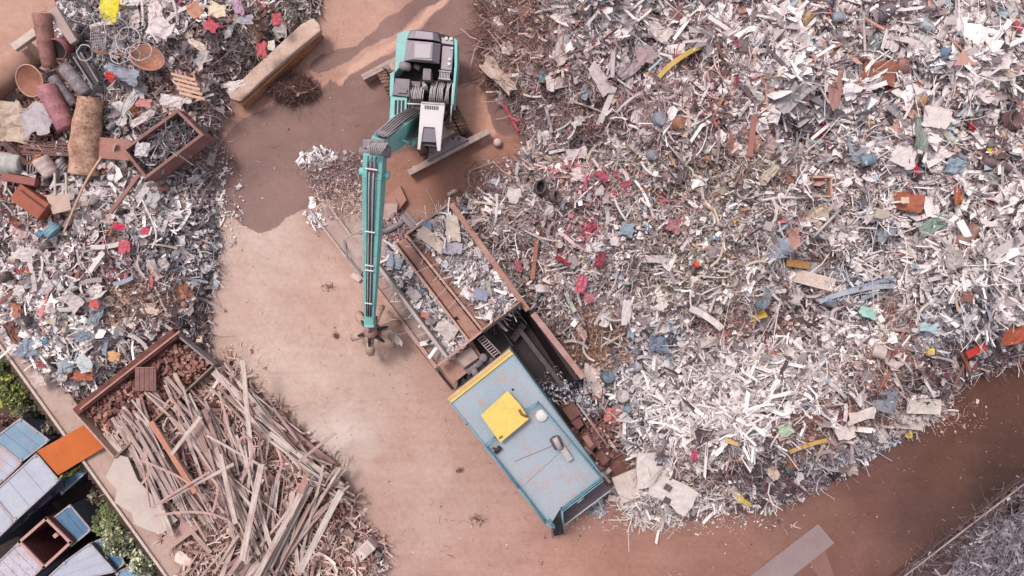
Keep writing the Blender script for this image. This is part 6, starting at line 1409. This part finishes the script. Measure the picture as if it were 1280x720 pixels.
rd2 = empty('ribbed_heater', PS(1115,378,.45), 'greyish pink ribbed heater panel right of the pale aqua sheet', 'heater'); z = rd2.location.z; reg(1115,378,'the ribbed heater panel')
for i in range(5): t = MB(); t.beam(P(1112+i*3,356+i*.6,z), P(1103+i*3,399+i*1.2,z), .085, .06); t.obj('rib', mscrap((184,168,168)), rd2)
sheet('yellow_cube', 1164,440,8,8,5,(222,208,96),'tiny yellow cube at the lower right edge of the heap','box',.02,.12,lm='the tiny yellow cube')
bar('scarlet_bar', 1220,438,26,9,-30,(200,56,48),'bright scarlet bar at the dark lower right edge','bar',lm='the bright scarlet bar')
sheet('rust_cover', 1267,421,30,20,-15,(176,86,58),'rusty orange cover at the right edge above the road','cover',.06,.04,lm='the rusty orange cover')
drum('white_barrel', 1099,439,9,14,20,70,(218,206,200),'white barrel end in the lower right part of the heap','barrel',lm='the white barrel')
sheet('tan_card', 993,299,15,24,-4,(176,134,122),'tan card above the long cream casing','card',.03,.03)
bar('amber_board', 997,330,28,9,8,(204,150,92),'amber board just above the long cream casing','board')
bar('long_white_bar', 1236,281,58,8,38,W1,'long white bar slanting down right near the right edge','bar',lm='the long slanting white bar')
bar('long_white_bar', 1258,310,52,13,-32,(206,200,202),'broad pale bar rising to the right edge below the slanting one','bar')
sheet('tall_white_sheet', 1166,232,18,32,-6,W1,'tall white sheet right of the rust orange tray','metal sheet',.08,lm='the tall white sheet')
sheet('cream_box_piece', 1103,267,19,12,-4,(208,196,184),'small cream oblong box left below the rust orange tray','box',.02,.1,lm='the small cream box')
sheet('white_wrap', 1192,278,22,18,30,W1,'white wrapped sheet between green sheet and brown sack shaped drum','metal sheet',.1)
sheet('ribbed_board', 1155,508,44,19,3,(220,212,206),'long white ribbed panel sticking out over the brown road','panel',.012,.05,lm='the upper white ribbed panel',cut=.03,off=.3)
sheet('ribbed_board', 1136,529,40,15,5,(212,204,204),'second white ribbed panel just below the first by the road','panel',.012,.05,cut=.03,off=.25)
sheet('cream_plank', 1078,520,34,14,-15,(222,212,206),'cream flat board left of the blue grey bent cover','board',.02,.03)
sheet('grey_cover', 1109,498,28,30,20,(138,144,158),'blue grey bent cover left of the white ribbed panels','cover',.1,.03,lm='the blue grey bent cover',curl=-.15)
sheet('white_carton', 1057,541,23,18,-14,(228,216,214),'white carton at the lower heap edge','box',.03,.14,lm='the white carton')
sheet('large_white_casing', 788,607,36,34,-22,(220,208,202),'large cream white square casing right of the baler','casing',.012,.16,lm='the large cream square casing',cut=.03,off=.75)
sheet('large_white_sheet', 817,588,42,46,2,(226,218,216),'large white sheet metal casing, centre one of the white group','casing',.025,.12,cut=.08,off=.85,lm='the large white centre casing')
sheet('white_metal_casing', 842,618,52,34,30,(220,212,210),'large white panel with two dark square holes by the lower edge','panel',.03,.05,cut=.15,off=.8)
for (x, y) in ((835,610),(834,626)):
    sheet('dark_hole_patch', x, y, 9, 8, 30, (96,86,88), 'small dark square patch painted as a hole in the large white panel, %s one' % ('upper' if y < 620 else 'lower'), 'patch', .01, .03, off=.95, cut=.03)  # dark sheets stand in for the shaded depth of two holes
drum('white_lid_drum', 778,495,8,8,0,10,(214,210,212),'white round drum lid right of the hopper','drum',lm='the white round drum lid')
drum('teal_barrel', 759,471,8,12,0,15,(98,134,154),'teal blue barrel beside the cream sheet by the hopper end','barrel',lm='the teal blue barrel')
drum('tiny_blue_tin', 784,511,4.5,7,0,30,(126,166,190),'tiny sky blue tin below the white round drum lid','tin')
sheet('cream_sheet', 740,476,24,38,6,(222,206,202),'big cream sheet at the lower end of the pink hopper rail','metal sheet',.06,.04,lm='the big cream sheet')
sheet('coral_cloth', 770,520,26,20,10,(206,130,130),'coral pink cloth below the white round drum lid','cloth',.16,.04,lm='the coral pink cloth')
sheet('coral_scrap', 751,497,20,12,20,(196,120,124),'coral scrap between big cream sheet and coral pink cloth','scrap metal',.15)
sheet('green_card', 983,538,18,15,-20,(172,196,172),'light green folded card in the lower heap','card',.1,lm='the light green card')
bar('yellow_strip', 1010,557,50,5,-18,(200,168,100),'yellow brown strip along the lower heap edge','strip',.03,lm='the yellow brown strip')
bar('yellow_offcut', 915,553,16,5,20,(204,172,110),'small amber offcut in the lower middle heap','offcut')
bar('yellow_offcut', 930,627,18,6,30,(212,192,104),'bright yellow offcut at the very bottom of the heap','offcut',lm='the bright yellow offcut')
wp = MB(); wp.tube([P(992,606,.5), P(994,614,.4), P(998,624,.25), P(1003,627,.2), P(1005,622,.25)], .055, 8); tag(wp.obj('curved_pipe', mscrap(W1)), 'white curved pipe at the lower heap edge on the brown road', 'pipe')
sheet('black_box', 1045,591,15,13,-38,(46,38,40),'black open box at the heap edge by the road','box',.02,.2,off=.3,cut=.05)
drum('white_roll', 1064,588,5,13,-32,88,(218,204,194),'white roll lying on the road right of the black open box','roll',off=.2)
sheet('grey_casing', 1054,583,14,14,-30,(120,106,106),'dull grey casing between black open box and white roll','casing',.03,.15,off=.2,cut=.06)
bar('white_post', 779,625,38,7,10,(228,212,206),'white post sticking out to the left below the white casings','post',lm='the white post',off=.3)
sheet('teal_shard', 987,585,10,8,-30,(96,166,146),'small teal green shard low in the heap','shard',.1)
sheet('grey_disc', 768,302,10,10,0,W2,'small white round pad under the blue grey flattened box','pad',.05,.04)
for k_ in range(16):      # white laths fanned out on the soil under the casings
    x, y = RNG.uniform(768, 850), RNG.uniform(632, 656)
    a = math.radians(RNG.choice([0, 12, -40, 60, 100]) + RNG.normal(0, 8)); L = RNG.uniform(12, 34); t = MB()
    t.beam(P(x - math.cos(a)*L/2, y - math.sin(a)*L/2, .12 + .03*k_), P(x + math.cos(a)*L/2, y + math.sin(a)*L/2, .16 + .03*k_), .05, .03)
    tag(t.obj('white_lath', mscrap((226,210,206))), 'thin white lath in the loose fan on the soil below the white casings', 'lath', 'white laths at the bottom edge of the great heap')
rf_ = MB(); q = [(793,652),(828,668),(842,655),(812,642)]
wr = empty('wire_shelf', P(815,656,.1), 'white wire shelf lying on bare soil at the lowest tip of the heap', 'shelf')
for a, b in zip(q, q[1:] + q[:1]): t = MB(); t.tube([P(*a,.12), P(*b,.12)], .02, 6); t.obj('frame_wire', mscrap(W1), wr)
for f in (.25, .5, .75): t = MB(); t.tube([P(q[0][0]*(1-f)+q[1][0]*f, q[0][1]*(1-f)+q[1][1]*f, .12), P(q[3][0]*(1-f)+q[2][0]*f, q[3][1]*(1-f)+q[2][1]*f, .12)], .015, 5); t.obj('cross_wire', mscrap(W1), wr)
# container contents that stand out
for (nm, x, y, w, h, a, c, lab, cat) in (('cream_plank_piece',540,300,40,15,38,(222,204,192),'cream oblong board lying in the wide rusty container near its left rail','board'),('cream_board_piece',566,287,17,32,-8,(210,196,184),'upright cream panel at the upper end of the wide rusty container','panel'),
    ('grey_carton',560,310,16,14,10,(168,162,180),'left blue grey carton in the wide rusty container','box'),('grey_carton',572,310,12,14,5,(176,170,186),'right blue grey carton in the wide rusty container','box'),('blue_cloth',533,283,13,11,0,(138,152,182),'blue rag in the upper corner of the wide rusty container','rag'),
    ('blue_net',601,368,18,14,20,(150,158,186),'blue net bundle low in the wide rusty container','bundle'),('green_tube',611,360,5,20,-10,(170,178,162),'pale green strip beside the blue net bundle','strip'),('blue_foil',493,328,18,14,20,(150,166,182),'bluish crumpled foil at the upper end of the narrow trough','foil'),
    ('red_net',531,394,10,7,20,(206,130,116),'salmon net lump in the narrow trough','lump'),('white_bag',558,412,26,20,40,(214,206,204),'big white bag at the lower end of the narrow trough','bag'),('white_foil_piece',517,368,18,12,40,(206,202,204),'white foil piece in the middle of the narrow trough','foil'),('beige_slip',445,346,13,7,35,(222,200,188),'pale slip lying on the soil left of the teal stick','slip')):
    z_ = 2.45
    if nm == 'beige_slip': z_ = .15
    if x in (531, 558, 517, 493): z_ = 1.62
    sheetobj(nm, x, y, w, h, a, z_, mscrap(c), lab, cat, .05, .05, cut=.12)
sheetobj('white_foil_strip', 494, 424, 12, 22, -35, .9, mscrap((232,214,208)), 'white bent foil lying on the trough deck by the grapple', 'foil', .15, .02, cut=.3, curl=.2)
drum('white_disc', 699, 306, 5, 5, 0, 10, (212,198,190), 'small pale disc right of the salmon orange pole', 'disc')

# the lesser pieces: each named by its colour, its shape and the landmark beside it
COLS = [('white',(230,222,222),7),('light grey',(206,198,200),5),('mid grey',(166,156,162),3),('dark grey',(104,94,100),1.6),('pale pink',(212,186,184),1.6),('cream',(222,206,188),1.6),('brown',(150,108,98),1.4),('bluish grey',(158,170,184),1.2),('rusty',(166,104,82),.6)]
cw = np.array([c[2] for c in COLS]); cw = cw / cw.sum(); used = set(); made = {k: 0 for k in ('sheet', 'strip', 'pipe')}
LMa = np.array([(a, b) for a, b, _ in LM], float)
tries = 0
while sum(made.values()) < 330 and tries < 9000:
    tries += 1
    x, y = RNG.uniform(600, 1278), RNG.uniform(4, 640)
    if sdf(np.array([wx(x)]), np.array([wy(y)]), HEAP)[0] < .5: continue
    d = np.hypot(LMa[:, 0] - x, LMa[:, 1] - y); j = int(d.argmin())
    if d[j] < 15 or d[j] > 70: continue
    dx, dy = x - LMa[j, 0], y - LMa[j, 1]; a8 = int(round(math.degrees(math.atan2(dy, dx)) / 45)) % 8
    dirn = ['right of', 'below and right of', 'below', 'below and left of', 'left of', 'above and left of', 'above', 'above and right of'][a8]
    kind = RNG.choice(['sheet', 'strip', 'pipe'], p=[.42, .42, .16]); ci = int(RNG.choice(len(COLS), p=cw)); cn, cc, _ = COLS[ci]
    coarse = 1.0 + .5 * (x > 950) * (y < 330)
    if kind == 'sheet': L = RNG.uniform(10, 22) * coarse; adj = 'broad' if L > 20 else 'small'
    else: L = RNG.uniform(18, 44) * coarse; adj = 'long' if L > 34 else 'short'
    key = (kind, cn, j, a8)
    if key in used or (kind, j, a8, 'n') in used and RNG.random() < .6: continue
    used.add(key); used.add((kind, j, a8, 'n')); made[kind] += 1
    c = tuple(np.clip(np.array(cc) * RNG.uniform(.96, 1.03), 0, 235) // 6 * 6)
    near = LM[j][2]
    if len((near + dirn).split()) > 10: continue
    if kind == 'sheet':
        word = RNG.choice(['crumpled', 'bent', 'torn']); lab = '%s %s %s metal sheet %s %s' % (adj, word, cn, dirn, near)
        z = float(surf(x, y, .38)); o = sheetobj('metal_sheet', x, y, L, L * RNG.uniform(.4, .9), RNG.uniform(0, 180), z, mscrap(c), lab, 'metal sheet', .12, .02, cut=.4, curl=RNG.uniform(-.2, .3), group='metal sheets on the great heap', tilt=(RNG.normal(0, .3), RNG.normal(0, .3)))
    elif kind == 'strip':
        lab = '%s %s metal strip %s %s' % (adj, cn, dirn, near); w_ = RNG.uniform(1.6, 5)
        o = bar('metal_strip', x, y, L, w_, RNG.uniform(0, 180), c, lab, 'metal strip', RNG.normal(0, .09), off=.4, th=.025); o['group'] = 'metal strips on the great heap'
    else:
        lab = '%s thin %s pipe %s %s' % (adj, cn, dirn, near); a = RNG.uniform(0, PI); t = MB()
        bnd = RNG.normal(0, .1) * L; pts = [(x + math.cos(a)*u*L - math.sin(a)*bnd*(1-4*u*u), y + math.sin(a)*u*L + math.cos(a)*bnd*(1-4*u*u)) for u in (-.5,-.25,0,.25,.5)]
        z = float(surf(x, y, .42)); t.tube([P(p[0], p[1], .6*z + .4*float(surf(p[0], p[1], .42))) for p in pts], RNG.uniform(.025, .055), 7); o = tag(t.obj('thin_pipe', mscrap(c)), lab, 'pipe', 'thin pipes on the great heap')

# lesser pieces of the left hand heap, named the same way
LL = [(139,11,'the bright yellow seat shell'),(121,46,'the silver wire basket'),(184,72,'the orange drum shell'),(232,104,'the broken wooden pallet'),(203,180,'the open clippings box'),(109,170,'the thick split bark log'),(70,135,'the dull pink tank'),
 (36,252,'the orange brown rusty cabinet'),(65,288,'the faded teal bucket'),(327,61,'the lower red bag'),(264,32,'the crimson rag near the top'),(74,255,'the old cream chair'),(181,288,'the crimson lump'),(180,385,'the golden brown tangle'),(55,425,'the bright blue box'),
 (105,455,'the bluish white folded sheet'),(142,445,'the amber cube'),(103,420,'the slate blue lump'),(30,318,'the white sheet below the blue bottle'),(200,36,'the white crumpled foil bundle'),(15,205,'the mottled grey drum'),(305,24,'the grey blue bag'),(155,308,'the rosy lump')]
LMa = np.array([(a, b) for a, b, _ in LL], float); cnt = 0; tries = 0
COL2 = COLS + [('reddish brown',(146,92,84),1.6),('orange brown',(182,122,96),1.0),('black',(62,50,54),1.2)]
cw2 = np.array([c[2] for c in COL2]); cw2 = cw2 / cw2.sum()
while cnt < 130 and tries < 6000:
    tries += 1; x, y = RNG.uniform(3, 385), RNG.uniform(4, 480)
    if sdf(np.array([wx(x)]), np.array([wy(y)]), LEFT)[0] < .35 and not (x < 70 and 100 < y < 330): continue
    if 20 < x < 130 and 60 < y < 180: continue
    if 150 < x < 252 and 138 < y < 221: continue
    d = np.hypot(LMa[:, 0] - x, LMa[:, 1] - y); j = int(d.argmin())
    if d[j] < 14 or d[j] > 62: continue
    a8 = int(round(math.degrees(math.atan2(y - LMa[j, 1], x - LMa[j, 0])) / 45)) % 8
    dirn = ['right of', 'below and right of', 'below', 'below and left of', 'left of', 'above and left of', 'above', 'above and right of'][a8]
    kind = RNG.choice(['sheet', 'strip', 'can'], p=[.5, .38, .12]); ci = int(RNG.choice(len(COL2), p=cw2)); cn, cc, _ = COL2[ci]
    key = (kind, cn, 'L', j, a8)
    if key in used: continue
    used.add(key); cnt += 1; c = tuple(np.clip(np.array(cc) * RNG.uniform(.96, 1.03), 0, 235) // 6 * 6); near = LL[j][2]
    if kind == 'sheet':
        L = RNG.uniform(10, 26); o = sheetobj('metal_sheet', x, y, L, L * RNG.uniform(.35, .9), RNG.uniform(0, 180), float(surf(x, y, .45)), mscrap(c), '%s bent metal sheet %s %s' % (cn, dirn, near), 'metal sheet', .12, .02, cut=.35, curl=RNG.uniform(-.2, .3), group='metal sheets on the left heap', tilt=(RNG.normal(0, .3), RNG.normal(0, .3)))
    elif kind == 'strip':
        o = bar('metal_strip', x, y, RNG.uniform(18, 44), RNG.uniform(2, 6), RNG.uniform(0, 180), c, '%s metal strip %s %s' % (cn, dirn, near), 'metal strip', RNG.normal(0, .08), off=.5, th=.03); o['group'] = 'metal strips on the left heap'
    else:
        o = drum('dented_can', x, y, RNG.uniform(3.5, 6), RNG.uniform(8, 14), RNG.uniform(0, 360), 80, c, 'dented %s can %s %s' % (cn, dirn, near), 'can', off=.45); o['group'] = 'dented cans on the left heap'
# ------------------------------------------------------------------ camera, light
cam = bpy.data.cameras.new('camera'); co = bpy.data.objects.new('camera', cam); C.objects.link(co)
co.location = (0, 0, H); co.rotation_euler = (0, 0, 0)
cam.sensor_width = 36; cam.lens = 36 * H / (1280 / S); cam.clip_end = 2000
bpy.context.scene.camera = co
w = bpy.data.worlds.new('World'); bpy.context.scene.world = w; w.use_nodes = True
nt = w.node_tree; bg = nt.nodes['Background']
sky = nt.nodes.new('ShaderNodeTexSky'); sky.sky_type = 'NISHITA'; sky.sun_disc = False
EL, AZ = math.radians(62), math.radians(-40)   # sun high, from the upper left of the photo
sky.sun_elevation = EL; sky.sun_rotation = AZ; sky.dust_density = 3.0; sky.air_density = 1.0
hs = nt.nodes.new('ShaderNodeHueSaturation'); hs.inputs['Saturation'].default_value = 0.3   # thin cloud greys the blue out
nt.links.new(sky.outputs[0], hs.inputs['Color']); nt.links.new(hs.outputs[0], bg.inputs[0]); bg.inputs[1].default_value = 0.12
sl = bpy.data.lights.new('sun', 'SUN'); sl.energy = 1.4; sl.angle = math.radians(14); sl.color = (1, 0.93, 0.86)
so = bpy.data.objects.new('sun', sl); C.objects.link(so)
d = Vector((math.sin(AZ) * math.cos(EL), math.cos(AZ) * math.cos(EL), math.sin(EL)))
so.rotation_euler = d.to_track_quat('Z', 'Y').to_euler(); so.location = d * 60
vs = bpy.context.scene.view_settings
vs.view_transform = 'Standard'; vs.look = 'None'; vs.gamma = 1; vs.use_curve_mapping = False
vs.exposure = 0.9
